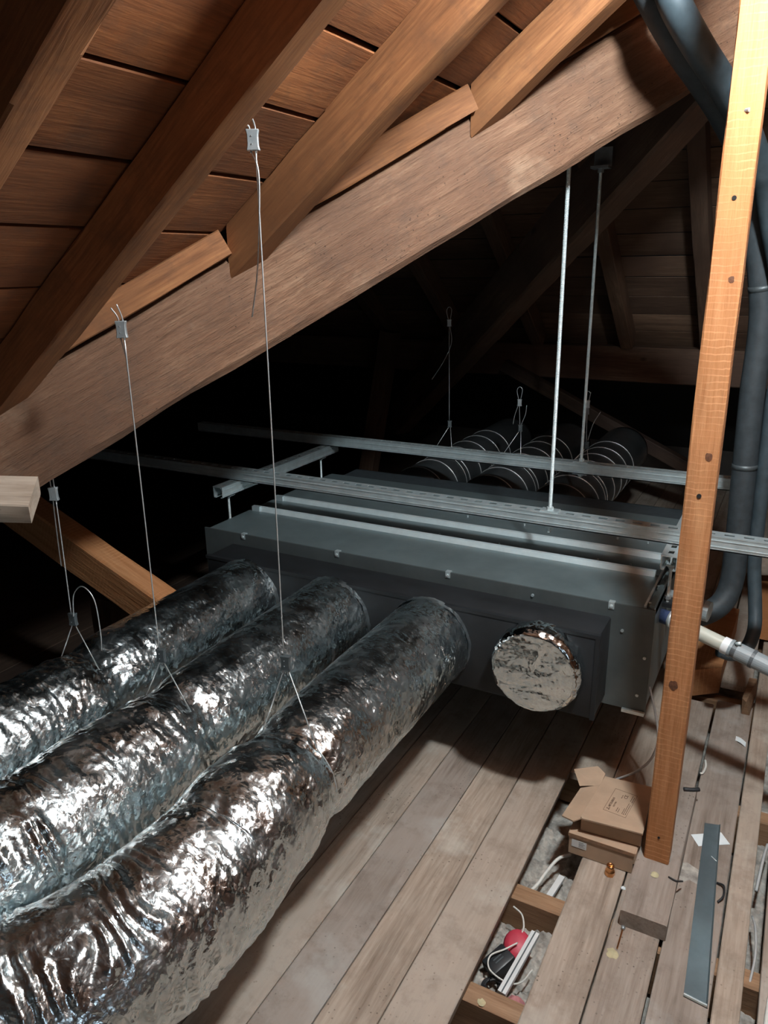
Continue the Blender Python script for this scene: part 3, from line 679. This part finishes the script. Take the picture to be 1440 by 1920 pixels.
MB().tube(spline([(-1.535, 1.165, .664), (-1.515, 1.16, .73), (-1.465, 1.15, .765), (-1.43, 1.15, .735), (-1.425, 1.15, .65), (-1.43, 1.15, .60)], 10), WR, 6).build('curled_tail', 'wire', hw, True)
hang(-1.21, 1.13, 1.47, 1.383, .652, -1.203, .43, .117, 'wire with a pale grip in front of the beam, down to the middle foil duct', tail=[(.004, 0, -.06), (.003, 0, -.085)], dx=.004,
     tops=[(-1.222, 1.12, 1.425), (-1.205, 1.12, 1.432)])
hw = hang(-.866, 1.145, 1.76, 1.702, .712, -.867, .43, .117, 'tall wire with a grey grip hanging from the split rafter to the nearest foil duct', tail=[(.008, 0, -.06), (-.006, 0, -.2), (-.026, 0, -.29)], dx=.002,
     tops=[(-.874, 1.128, 1.722), (-.858, 1.125, 1.745)])
# wires of the spiral ducts
def rear_wire(x, y, zt, zgt, zgb, xd, label, tails):
    t = thing('suspension_wire', (x, y, zgb), label, 'wire', 'hanging steel suspension wires')
    gripper(t, x, y, zgt, 'grip', .5, 0.95); gripper(t, x+.008, y, zgb, 'gripdark', .5, .95)
    lp = [(x-.005, y, zgt+.015), (x-.013, y, zgt+.05), (x-.008, y, zt-.004), (x+.002, y, zt), (x+.010, y, zt-.008), (x+.011, y, zgt+.05), (x+.005, y, zgt+.015)]
    MB().tube(spline(lp, 6), WR, 6).build('top_loop', 'wire', t, True)
    MB().tube(spline([(x, y, zgt-.015), (x+.003, y, (zgt+zgb)/2), (x+.006, y, zgb+.015)], 8), WR, 6).build('strand', 'wire', t, True)
    for tl in tails: MB().tube(spline([(x+a, y+b, z) for a, b, z in tl], 8), WR, 6).build('tail', 'wire', t, True)
    rd, zd = .136, .487; a0 = math.radians(25)
    arc = [(xd+rd*math.sin(a), y, zd+rd*math.cos(a)) for a in np.linspace(a0, 2*math.pi-a0, 36)]
    MB().tube([(x+.012, y, zgb-.015)] + arc + [(x+.004, y, zgb-.015)], WR, 6).build('duct_loop', 'wire', t, True)
rear_wire(-1.437, 3.28, 1.31, 1.24, .775, -1.47, 'dim wire to the farthest black spiral duct, with a slanting loose end', [[(.004, 0, 1.225), (.012, 0, 1.15), (-.03, 0, 1.06), (-.085, 0, .98)]])
rear_wire(-1.09, 3.28, .97, .90, .785, -1.13, 'short dim wire looped above the middle black spiral duct', [[(-.006, 0, .885), (-.02, 0, .84), (-.026, 0, .80)], [(.012, 0, .80), (.03, 0, .85), (.034, 0, .89)]])
rear_wire(-.787, 3.28, .97, .915, .735, -.815, 'dim wire with a springy loose end above the spiral duct by the rods', [[(.012, 0, .755), (.03, 0, .83), (.058, 0, .885)], [(.006, 0, .90), (.008, 0, .87)]])

# ================================================================== PIPES AT THE RIGHT
def pipe(name, pts, r, mat, label, cat='pipe', n=10, seg=18, bands=()):
    t = thing(name, tuple(pts[0]), label, cat)
    full = spline(pts, n); MB().tube(full, r, seg).build('pipe_sleeve', mat, t, True)
    for fr_, m_ in bands:
        i = int(fr_*(len(full)-1)); a, b = Vector(full[i]), Vector(full[min(i+1, len(full)-1)]); d = (b-a).normalized()
        MB().tube([a-d*.008, a+d*.008], r*1.03, seg).build('joint_band', m_, t, True)
    return t
main = [(-.470, 1.995, 2.26), (-.435, 1.99, 2.125), (-0.397, 2.023, 2.05), (-0.348, 2.105, 1.972), (-0.303, 2.203, 1.913), (-0.261, 2.335, 1.852), (-0.219, 2.472, 1.769), (-0.182, 2.562, 1.636)] + [(-.126, 2.6, 1.36), (-.122, 2.6, 1.1), (-.115, 2.6, .85), (-.108, 2.6, .62), (-.108, 2.59, .48), (-.13, 2.56, .41), (-.185, 2.52, .375), (-.24, 2.5, .372)]
pipe('insulated_pipe', main, .037, 'tubefoam', 'thick black insulated pipe bending down behind the orange post', bands=((.52, 'gripdark'), (.66, 'gripdark')))
sec = [(-.405, 1.985, 2.28), (-.375, 1.98, 2.11), (-0.346, 1.959, 2.027), (-0.3, 2.04, 1.953), (-0.257, 2.139, 1.896), (-0.21, 2.258, 1.824), (-0.168, 2.39, 1.731), (-0.13, 2.488, 1.617)] + [(-.068, 2.56, 1.34), (-.063, 2.6, 1.05), (-.056, 2.6, .75), (-.048, 2.59, .56), (-.03, 2.56, .44), (-.02, 2.52, .36), (-.035, 2.48, .305), (-.07, 2.44, .295), (-.11, 2.42, .31)]
pipe('insulated_pipe', sec, [.033]*72+[.033-.0012*k for k in range(10)]+[.021]*100, 'bluefoam', 'blue-grey insulated pipe slung beside the beam, ending in a thin loop', bands=())
# drain line of the unit
t = thing('drain_pipe', (-.25, 2.1, .53), 'beige plastic drain pipe with white and grey couplings', 'pipe')
dA, dB = Vector((-.215, 2.12, .520)), Vector((.12, 2.03, .455)); dd = (dB-dA).normalized(); LL = (dB-dA).length
def seg_(a, b, r, name, mat): MB().tube([dA+dd*a, dA+dd*b], r, 24).build(name, mat, t, False)
for a, b, r, nme, mt in ((0, .15, .0205, 'pipe', 'pvc'), (.135, .156, .0235, 'white_coupling', 'pvcwhite'), (.154, .162, .0255, 'flange_ring', 'pvcgrey'), (.162, .176, .0215, 'ribbed_neck', 'tape'), (.174, .215, .0245, 'grey_coupling', 'pvcgrey'), (.213, .222, .026, 'clamp', 'tape'), (.222, LL, .024, 'hose', 'pvcgrey')):
    MB().tube([dA+dd*a, dA+dd*b], r, 26).build(nme, mt, t, False); smooth_angle(bpy.data.objects[-1] if False else t.children[-1], 40)
p = dA+dd*.169; MB().tube([p+Vector((0, -.01, .024)), p+Vector((.012, -.012, .03))], .005, 8).build('clamp_screw', 'rod', t, True)
MB().tube([(-.262, 2.14, .522), (-.21, 2.12, .52)], .021, 20).build('blue_socket', 'blueplastic', t, True)
MB().tube([(-.235, 2.13, .522), (-.225, 2.127, .521)], .025, 20).build('clamp', 'rod', t, True)
# refrigerant valve couplings
t = thing('pipe_coupling', (-.2, 2.4, .4), 'grey cylindrical pipe coupling between the unit and the black pipe', 'coupling')
MB().tube([(-.262, 2.5, .40), (-.225, 2.49, .40)], .03, 20).build('flange', 'pvcgrey', t, True)
MB().tube([(-.232, 2.42, .455), (-.165, 2.40, .447)], .032, 22).build('barrel', 'pvcgrey', t, False); smooth_angle(t.children[-1])
MB().tube([(-.166, 2.40, .447), (-.150, 2.397, .446)], .033, 22).build('end_ring', 'galv', t, False); smooth_angle(t.children[-1])
# cable from the unit to the trench
t = MB(); cp = [(-.262, 2.06, .33), (-.235, 2.03, .27), (-.215, 1.99, .21), (-.225, 1.96, .16), (-.26, 1.94, .12), (-.315, 1.925, .08), (-.35, 1.93, .03), (-.36, 1.95, -.04), (-.37, 1.9, -.1)]
tag(t.tube(spline(cp, 10), .0035, 8).build('power_cable', 'cable', None, True), 'thin grey cable drooping from the unit to the floor opening', 'cable')

# ================================================================== FLOOR CLUTTER
# small carton
def rotbox(cx, cy, ang): return Matrix.Translation((cx, cy, 0)) @ Matrix.Rotation(ang, 4, 'Z')
def place(o, mat): o.matrix_basis = mat @ o.matrix_basis; return o
t = thing('cardboard_box', (-.291, 1.74, 0), 'small flat cardboard box with a white label, under the larger one', 'box')
MB().box(-.374, -.208, 1.680, 1.82, 0.001, .062, .0015).build('carton', 'card', t)
MB().box(-.376, -.206, 1.678, 1.822, .062, .0655, .001).build('lid', 'card', t)
MB().box(-.376, -.206, 1.6775, 1.6785, .056, .0655).build('lid_lip', 'cardedge', t)
MB().box(-.210, -.203, 1.682, 1.79, .03, .064, .001).build('side_flap', 'card', t)
lb = MB().box(-.366, -.327, 1.679, 1.6797, .026, .048).build('label', 'label', t)
for k in range(4): MB().box(-.347, -.331-.004*(k % 2), 1.6786, 1.679, .030+.0045*k, .0315+.0045*k).build('print_line', 'greyink', lb)
# larger carton, half flattened
t = thing('cardboard_box', (-.28, 1.75, .066), 'larger half-flattened cardboard box with printed panel, on the small one', 'box')
body = [(-.350, 1.700), (-.198, 1.710), (-.206, 1.892), (-.336, 1.884)]
MB().prism(body, .0668, .106).build('carton', 'card', t)
MB().prism([(-.350, 1.690), (-.194, 1.700), (-.205, 1.898), (-.332, 1.886)], .112, .1165).build('top_flap', 'card', t)
MB().prism([(-.346, 1.680), (-.194, 1.694), (-.194, 1.712), (-.346, 1.700)], .1172, .1212).build('top_flap_fold', 'card', t)
MB().prism([(-.351, 1.693), (-.195, 1.704), (-.197, 1.72), (-.351, 1.71)], .1062, .1118).build('folded_edge', 'cardedge', t)
m = MB(); a = [(-.345, 1.692, .1145), (-.335, 1.846, .1145), (-.384, 1.822, .103), (-.400, 1.695, .098), (-.366, 1.682, .103)]
m.add([p for p in a] + [(x, y, z-.004) for x, y, z in a], [(0, 1, 2, 3, 4)[::-1], (5, 6, 7, 8, 9)] + [(i, (i+1) % 5, 5+(i+1) % 5, 5+i) for i in range(5)]); m.build('side_flap', 'card', t)
m = MB(); a = [(-.388, 1.828, .104), (-.336, 1.848, .110), (-.333, 1.893, .120), (-.358, 1.908, .127), (-.416, 1.870, .122)]
m.add([p for p in a] + [(x, y+.003, z-.004) for x, y, z in a], [(0, 1, 2, 3, 4), (9, 8, 7, 6, 5)] + [((i+1) % 5, i, 5+i, 5+(i+1) % 5) for i in range(5)]); m.build('rear_flap', 'card', t)
# print on the big carton: frame, diamonds, lettering running away from the camera
ZI = .11685
def ink_poly(par, poly, name): return MB().prism(poly, ZI-.0003, ZI).build(name, 'ink', par)
PO = Vector((-.305, 1.745)); PA = Vector((.105, .994)).normalized(); PB = Vector((PA.y, -PA.x))   # PA text direction, PB down the page
P2 = lambda a, b: tuple(PO + PA*a + PB*b)
panel = thing('print_panel_tmp', (0, 0, 0), None, None); bpy.data.objects.remove(panel)
def rect(a0, a1, b0, b1): return [P2(a0, b0), P2(a0, b1), P2(a1, b1), P2(a1, b0)]
for a0, a1, b0, b1 in ((0, .102, 0, .0008), (0, .102, .0592, .06), (0, .0008, 0, .06), (.1012, .102, 0, .06)): ink_poly(t, rect(a0, a1, b0, b1), 'print_frame')
for ang in (90, 210, 330):
    r = .0036; c0 = Vector(P2(.012, .0105)); e = lambda A, L: c0 + Vector((PA*math.cos(math.radians(A)) - PB*math.sin(math.radians(A))))*L
    ink_poly(t, [tuple(e(ang, 0)), tuple(e(ang-30, r)), tuple(e(ang, r*1.732)), tuple(e(ang+30, r))], 'logo_diamond')
def text(par, s, a, b, size, name='lettering', mat='ink', bold=True):
    cu_ = bpy.data.curves.new('tmp', 'FONT'); cu_.body = s; cu_.size = size; cu_.extrude = .0002; cu_.offset = size*0.012 if bold else 0
    o = bpy.data.objects.new('tmp', cu_); COL.objects.link(o); dg = bpy.context.evaluated_depsgraph_get()
    me = bpy.data.meshes.new_from_object(o.evaluated_get(dg)); bpy.data.objects.remove(o)
    ob = mk(name, me, mat); p = P2(a, b)
    ob.matrix_basis = Matrix(((PA.x, -PB.x, 0, p[0]), (PA.y, -PB.y, 0, p[1]), (0, 0, 1, ZI-.0002), (0, 0, 0, 1))); adopt(ob, par); return ob
text(t, 'MITSUBISHI', .020, .0125, .0085); text(t, 'ELECTRIC', .026, .021, .0055)
text(t, 'CE', .074, .040, .013)
for b, a0, a1 in ((.030, .012, .03), (.035, .01, .026), (.046, .01, .035), (.050, .008, .06), (.0545, .01, .055), (.026, .07, .085), (.050, .07, .095), (.055, .066, .09)):
    x = a0
    while x < a1:
        wd = random.uniform(.003, .008); ink_poly(t, rect(x, min(a1, x+wd), b, b+.0016), 'print_line'); x += wd+.0016
# metal strip with folded edges
m = MB(); A, B_, C_, D_ = (-.066, 1.962), (-.028, 1.972), (.006, 1.372), (-.041, 1.378)
m.prism([D_, C_, B_, A], .002, .0032)
t = thing('metal_strip', (-.03, 1.67, 0), 'long bare sheet-metal strip lying on the floor boards', 'metal strip'); m.build('strip', 'strip', t)
dx_ = (C_[0]-B_[0])/(C_[1]-B_[1])
m = MB(); m.add([(C_[0]-.002, C_[1], .0032), (C_[0]+.001, C_[1], .0075), (B_[0]+.001, B_[1], .0075), (B_[0]-.002, B_[1], .0032), (C_[0]+.002, C_[1], .0022), (B_[0]+.002, B_[1], .0022)], [(0, 1, 2, 3), (1, 4, 5, 2), (0, 4, 1), (3, 2, 5)]); m.build('folded_edge', 'strip', t)
m = MB(); m.prism([D_, C_, (C_[0], C_[1]+.004), (D_[0], D_[1]+.004)], .003, .0075); m.build('end_lip', 'rod', t)
for k, (x, y) in enumerate(((-.036, 1.835), (-.031, 1.83))): MB().prism([(x, y), (x+.009, y-.008), (x+.010, y-.006), (x+.001, y+.0015)], .0033, .0037).build('white_mark', 'white', t)
# paper, scraps
m = MB(); m.add([(-.094, 1.896, .003), (-.070, 1.862, .0006), (.004, 1.908, .0006), (-.022, 1.945, .001), (-.094, 1.896, .0034), (-.070, 1.862, .001), (.004, 1.908, .001), (-.022, 1.945, .0014)], [(3, 2, 1, 0), (4, 5, 6, 7), (0, 1, 5, 4), (1, 2, 6, 5), (2, 3, 7, 6), (3, 0, 4, 7)])
tag(m.build('paper_sheet', 'white'), 'white paper sheet under the metal strip', 'paper')
vs = []
for i in range(5):
    for j in range(3): vs.append((-.026+.008*i, 2.42+.014*j-.006*i, .001+.004*abs(math.sin(i*.8))))
vs2 = vs + [(x, y, z+.0005) for x, y, z in vs]; fs = []
for i in range(4):
    for j in range(2): q = (i*3+j, i*3+j+1, (i+1)*3+j+1, (i+1)*3+j); fs += [q, tuple(15+k for k in reversed(q))]
tag(MB().add(vs2, fs).build('paper_scrap', 'white', None, True), 'small curled white paper scrap on the far floor boards', 'paper')
m = MB(); m.tube(spline([(-.105, 2.185, .004), (-.098, 2.19, .006), (-.094, 2.225, .006), (-.099, 2.26, .004)], 8), .0035, 8)
tag(m.build('cable_offcut', 'cablewhite', None, True), 'short curved white cable offcut lying in the floor joint', 'cable')
m = MB(); m.tube(spline([(-.135, 2.02, .05), (-.11, 2.03, .050), (-.095, 2.04, .050)], 4), .006, 8)
tag(m.build('cable_offcut', 'cableblack', None, True), 'short black cable offcut behind the post', 'cable')
m = MB(); m.tube(spline([(-.12, 1.66, .047), (-.10, 1.655, .047), (-.088, 1.68, .03)], 6), .0022, 6)
tag(m.build('twig', 'cableblack', None, True), 'thin dark bent wire on the timber block in front of the post', 'wire')
m = MB(); m.tube(spline([(-.012, 1.745, .004), (.004, 1.735, .009), (.006, 1.70, .009), (-.004, 1.68, .004)], 8), .0026, 6)
tag(m.build('wire_hook', 'cableblack', None, True), 'thin dark wire hook sticking out under the metal strip', 'wire')
# brass nut
t = thing('brass_nut', (-.258, 1.652, 0), 'copper-coloured flare nut on a floor board by the boxes', 'nut')
m = MB(); cx, cy = -.258, 1.652
m.prism([(cx+.0125*math.cos(k*math.pi/3+.3), cy+.0125*math.sin(k*math.pi/3+.3)) for k in range(6)], .0005, .013); m.build('hex_body', 'brass', t)
prof = [(.0125, .013), (.0108, .017), (.0095, .024), (.0095, .030), (.0065, .0305), (.0062, .012)]; vs = []; fs = []; n = 24
for r, z in prof: vs += [(cx+r*math.cos(2*math.pi*k/n), cy+r*math.sin(2*math.pi*k/n), z) for k in range(n)]
for i in range(len(prof)-1):
    for k in range(n): fs.append((i*n+k, i*n+(k+1) % n, (i+1)*n+(k+1) % n, (i+1)*n+k))
MB().add(vs, fs).build('collar', 'brass', t, True)
MB().prism([(cx+.0063*math.cos(2*math.pi*k/16), cy+.0063*math.sin(2*math.pi*k/16)) for k in range(16)], .010, .0125).build('bore', 'felt', t)
# screw + dabs of dried foam
t = thing('loose_screw', (-.192, 1.46, 0), 'long screw lying on the floor in front of the timber block', 'screw')
m = MB(); threaded(m, 0, 0, 0, .060, .0021, .0028, 8); o = m.build('shank', 'brass'); o.matrix_basis = Matrix.Translation((-.192, 1.432, .004)) @ Matrix.Rotation(-math.pi/2, 4, 'X'); adopt(o, t)
m = MB(); m.tube([(-.192, 1.490, .005), (-.192, 1.497, .0055)], [.0025, .0055], 12); m.build('head', 'grip', t, True)
def dab(name, x, y, z, r, mat, label, cat, h=.006, seed=0):
    rr_ = random.Random(seed); n = 14; vs = [(x, y, z+h)]; fs = []
    for ring, (q, hh) in enumerate(((.55, .75), (1.0, .02))):
        for k in range(n): a = 2*math.pi*k/n; f = r*q*rr_.uniform(.75, 1.2); vs.append((x+f*math.cos(a), y+f*math.sin(a), z+h*hh*rr_.uniform(.7, 1.1)))
    for k in range(n): k2 = (k+1) % n; fs += [(0, 1+k, 1+k2), (1+k, 1+n+k, 1+n+k2, 1+k2)]
    return tag(MB().add(vs, fs).build(name, mat, None, True), label, cat)
dab('dried_foam', -.198, 1.417, .0004, .014, 'foamyellow', 'yellowish dab of dried foam beside the long screw', 'foam', seed=1)
dab('dried_foam', -.150, 1.652, .0462, .010, 'foamyellow', 'yellowish dab of dried foam on the block in front of the post', 'foam', seed=2)
dab('dried_foam', -.425, 1.185, -.0245, .009, 'foamyellow', 'small yellow dab on the lowest cross timber of the floor opening', 'foam', .003, seed=3)
dab('plaster_smear', -.080, 1.75, .0003, .032, 'rubble', 'pale plaster smear on the floor boards beside the metal strip', 'plaster', .002, seed=11)
dab('plaster_lump', -.218, 1.622, .0004, .006, 'white', 'small white plaster crumb near the copper-coloured nut', 'crumb', .006, seed=4)
# far floor: offcuts
m = MB(); m.add([(-.235, 2.60, .005), (-.105, 2.70, .005), (-.09, 3.2, .03), (-.24, 3.2, .03), (-.235, 2.60, .11), (-.105, 2.70, .11), (-.09, 3.2, .13), (-.24, 3.2, .13)], [(3, 2, 1, 0), (4, 5, 6, 7), (0, 1, 5, 4), (1, 2, 6, 5), (2, 3, 7, 6), (3, 0, 4, 7)])
tag(m.build('timber_offcut', 'post'), 'orange-brown timber lying behind the post below the drain pipe', 'timber')
m = MB(); m.add([(-.022, 2.60, .001), (.004, 2.60, .001), (.016, 2.76, .001), (-.016, 2.76, .001), (-.026, 2.62, .05), (-.012, 2.585, .058), (.012, 2.76, .062), (-.014, 2.76, .06)], [(3, 2, 1, 0), (4, 5, 6, 7), (0, 1, 5, 4), (1, 2, 6, 5), (2, 3, 7, 6), (3, 0, 4, 7)])
tag(m.build('timber_offcut', 'joist'), 'pale split wedge of timber on the far floor boards', 'timber')
tag(timber('timber_offcut', (.02, 3.2, .06), (.02, 4.3, .06), .11, .09, 'post'), 'reddish timber lying on the far floor behind the thin pipe loop', 'timber')
tag(timber('timber_offcut', (-.10, 3.6, .20), (.5, 3.75, .22), .1, .1, 'floor'), 'pale timber across the far floor under the front rail', 'timber')
# ---- floor opening: rubble and junk
def rubble_patch(x0, x1, y0, y1, z, h, nx, ny, seed, label):
    gx, gy = np.meshgrid(np.linspace(x0, x1, nx), np.linspace(y0, y1, ny), indexing='ij'); P = np.stack([gx.ravel(), gy.ravel(), np.zeros(nx*ny)+seed], 1)
    zz = z + h*(perlin(P*12)*.5+.3*np.abs(perlin(P*30))+.3*np.abs(perlin(P*70)))
    vs = np.stack([P[:, 0], P[:, 1], zz], 1); fs = [(i*ny+j, (i+1)*ny+j, (i+1)*ny+j+1, i*ny+j+1) for i in range(nx-1) for j in range(ny-1)]
    o = MB().add([tuple(v) for v in vs], fs).build('rubble', 'rubble', None, True); return tag(o, label, 'rubble', kind='stuff')
rubble_patch(-.50, -.30, 1.225, 1.49, -.115, .05, 50, 66, 1, 'pale rubble between the joists around the red plug')
rubble_patch(-.50, -.30, 1.545, 1.86, -.115, .05, 50, 76, 2, 'grey rubble between the joists beside the cardboard boxes')
rubble_patch(-.50, -.30, .9, 1.17, -.14, .02, 30, 40, 3, 'dark dust at the bottom of the lowest floor opening')
rubble_patch(.066, .105, .9, 3.0, -.11, .03, 12, 300, 4, 'dirt in the open joint beside the narrow floor board')
# red plug with black adaptor
t = thing('power_plug', (-.425, 1.36, -.09), 'red round plug on a black adaptor in the floor opening', 'plug')
n = 22; vs = []; fs = []
for i, (r, z) in enumerate(((.030, -.012), (.034, .0), (.030, .010), (.018, .016), (.001, .017))):
    vs += [(r*math.cos(2*math.pi*k/n), r*1.15*math.sin(2*math.pi*k/n), z) for k in range(n)]
for i in range(4):
    for k in range(n): fs.append((i*n+k, i*n+(k+1) % n, (i+1)*n+(k+1) % n, (i+1)*n+k))
o = MB().add(vs, fs).build('red_cap', 'red', None, True); o.matrix_basis = Matrix.Translation((-.413, 1.392, -.062)) @ Matrix.Rotation(.25, 4, 'Z') @ Matrix.Rotation(.35, 4, 'X'); adopt(o, t)
o = MB().box(-.024, .024, -.033, .033, -.018, .018, .005).build('adaptor', 'blackplastic'); o.matrix_basis = Matrix.Translation((-.437, 1.332, -.068)) @ Matrix.Rotation(-.5, 4, 'Z') @ Matrix.Rotation(.25, 4, 'X'); adopt(o, t); smooth_angle(o)
for k in range(3):
    o2 = MB().box(-.012+.008*k, -.009+.008*k, -.012, .012, .0178, .0186).build('moulded_rib', 'gripdark'); o2.matrix_basis = world(o).copy(); adopt(o2, o)
for k in range(4):
    c = [( -.437+.018*math.cos(a)+.004*k, 1.272+.022*math.sin(a)-.003*k, -.078+.004*k) for a in np.linspace(.3+k, 5.8+k, 14)]
    MB().tube(spline(c, 4), .0028, 6).build('coiled_lead', 'cableblack', t, True)
def tube_thing(name, pts, r, mat, label, cat='cable'): return tag(MB().tube(spline(pts, 10), r, 8).build(name, mat, None, True), label, cat)
tube_thing('white_cable', [(-.452, 1.47, -.03), (-.428, 1.465, -.04), (-.414, 1.44, -.045), (-.41, 1.415, -.042)], .0022, 'cablewhite', 'white lead looping down to the red plug')
tube_thing('white_cable', [(-.41, 1.38, -.04), (-.43, 1.35, -.04), (-.455, 1.318, -.042), (-.445, 1.29, -.05), (-.40, 1.285, -.06), (-.375, 1.31, -.07), (-.365, 1.36, -.08)], .002, 'cablewhite', 'thin grey lead crossing the black adaptor')
tube_thing('white_cable', [(-.435, 1.555, -.05), (-.425, 1.59, -.05), (-.415, 1.64, -.045), (-.40, 1.69, -.04), (-.375, 1.72, -.04)], .0045, 'cablewhite', 'thick white cable curving in the opening beside the boxes')
o = MB().box(-.010, .010, -.088, .088, -.006, .006, .001).build('trunking_strip', 'label'); o.matrix_basis = Matrix.Translation((-.390, 1.335, -.045)) @ Matrix.Rotation(-.13, 4, 'Z') @ Matrix.Rotation(.12, 4, 'X')
g = MB().box(-.0015, .0015, -.087, .087, .0058, .0066).build('groove', 'gripdark'); g.matrix_basis = o.matrix_basis.copy(); adopt(g, o)
tag(o, 'white plastic trunking strip leaning in the floor opening by the red plug', 'trunking')
o = MB().box(-.008, .008, -.05, .05, -.005, .005, .001).build('trunking_strip', 'label'); o.matrix_basis = Matrix.Translation((-.385, 1.60, -.06)) @ Matrix.Rotation(-.15, 4, 'Z') @ Matrix.Rotation(.05, 4, 'X')
tag(o, 'grey trunking strip in the opening beside the boxes', 'trunking')
dab('pink_sponge', -.372, 1.262, -.09, .024, 'pink', 'pink spongy lump at the foot of the white trunking strip', 'sponge', .03, seed=7)
dab('blue_wrapper', -.400, 1.572, -.085, .014, 'blue', 'crumpled blue wrapper under the grey trunking strip', 'wrapper', .02, seed=8)
dab('blue_wrapper', -.372, 1.572, -.085, .014, 'blue', 'crumpled blue wrapper on the side nearer the boxes', 'wrapper', .02, seed=9)
# cables in the joint at the right edge and over the last boards
tube_thing('white_cable', [(.115, 1.2, .005), (.118, 1.38, .006), (.124, 1.47, .012), (.14, 1.54, .008), (.17, 1.60, .006)], .0055, 'cablewhite', 'white cable on the boards at the picture edge')
tube_thing('cable_offcut', [(.082, 1.50, -.03), (.088, 1.57, -.01), (.084, 1.66, -.02), (.076, 1.72, -.04)], .003, 'cable', 'grey cable loop showing in the open floor joint')
tube_thing('cable_offcut', [(.078, 1.80, -.03), (.086, 1.90, -.01), (.094, 1.98, -.02)], .004, 'cable', 'upper grey cable piece in the open floor joint')

# ================================================================== LAMP (out of frame, above the camera's right)
t = thing('pendant_lamp', (LAMP.x, LAMP.y, LAMP.z), 'round glowing lamp hung under the ridge', 'lamp')
bm = bmesh.new(); bmesh.ops.create_uvsphere(bm, u_segments=32, v_segments=16, radius=LAMP_R); me = bpy.data.meshes.new('globe'); bm.to_mesh(me); bm.free()
o = mk('globe', me, 'bulb', None, True); o.location = LAMP; adopt(o, t)
MB().tube([LAMP+Vector((0, 0, LAMP_R-.01)), LAMP+Vector((0, 0, LAMP_R+.05))], .025, 16).build('holder', 'blackplastic', t, True)
MB().tube([LAMP+Vector((0, 0, LAMP_R+.04)), Vector((LAMP.x, LAMP.y, 2.50))], .004, 8).build('flex', 'cableblack', t, True)
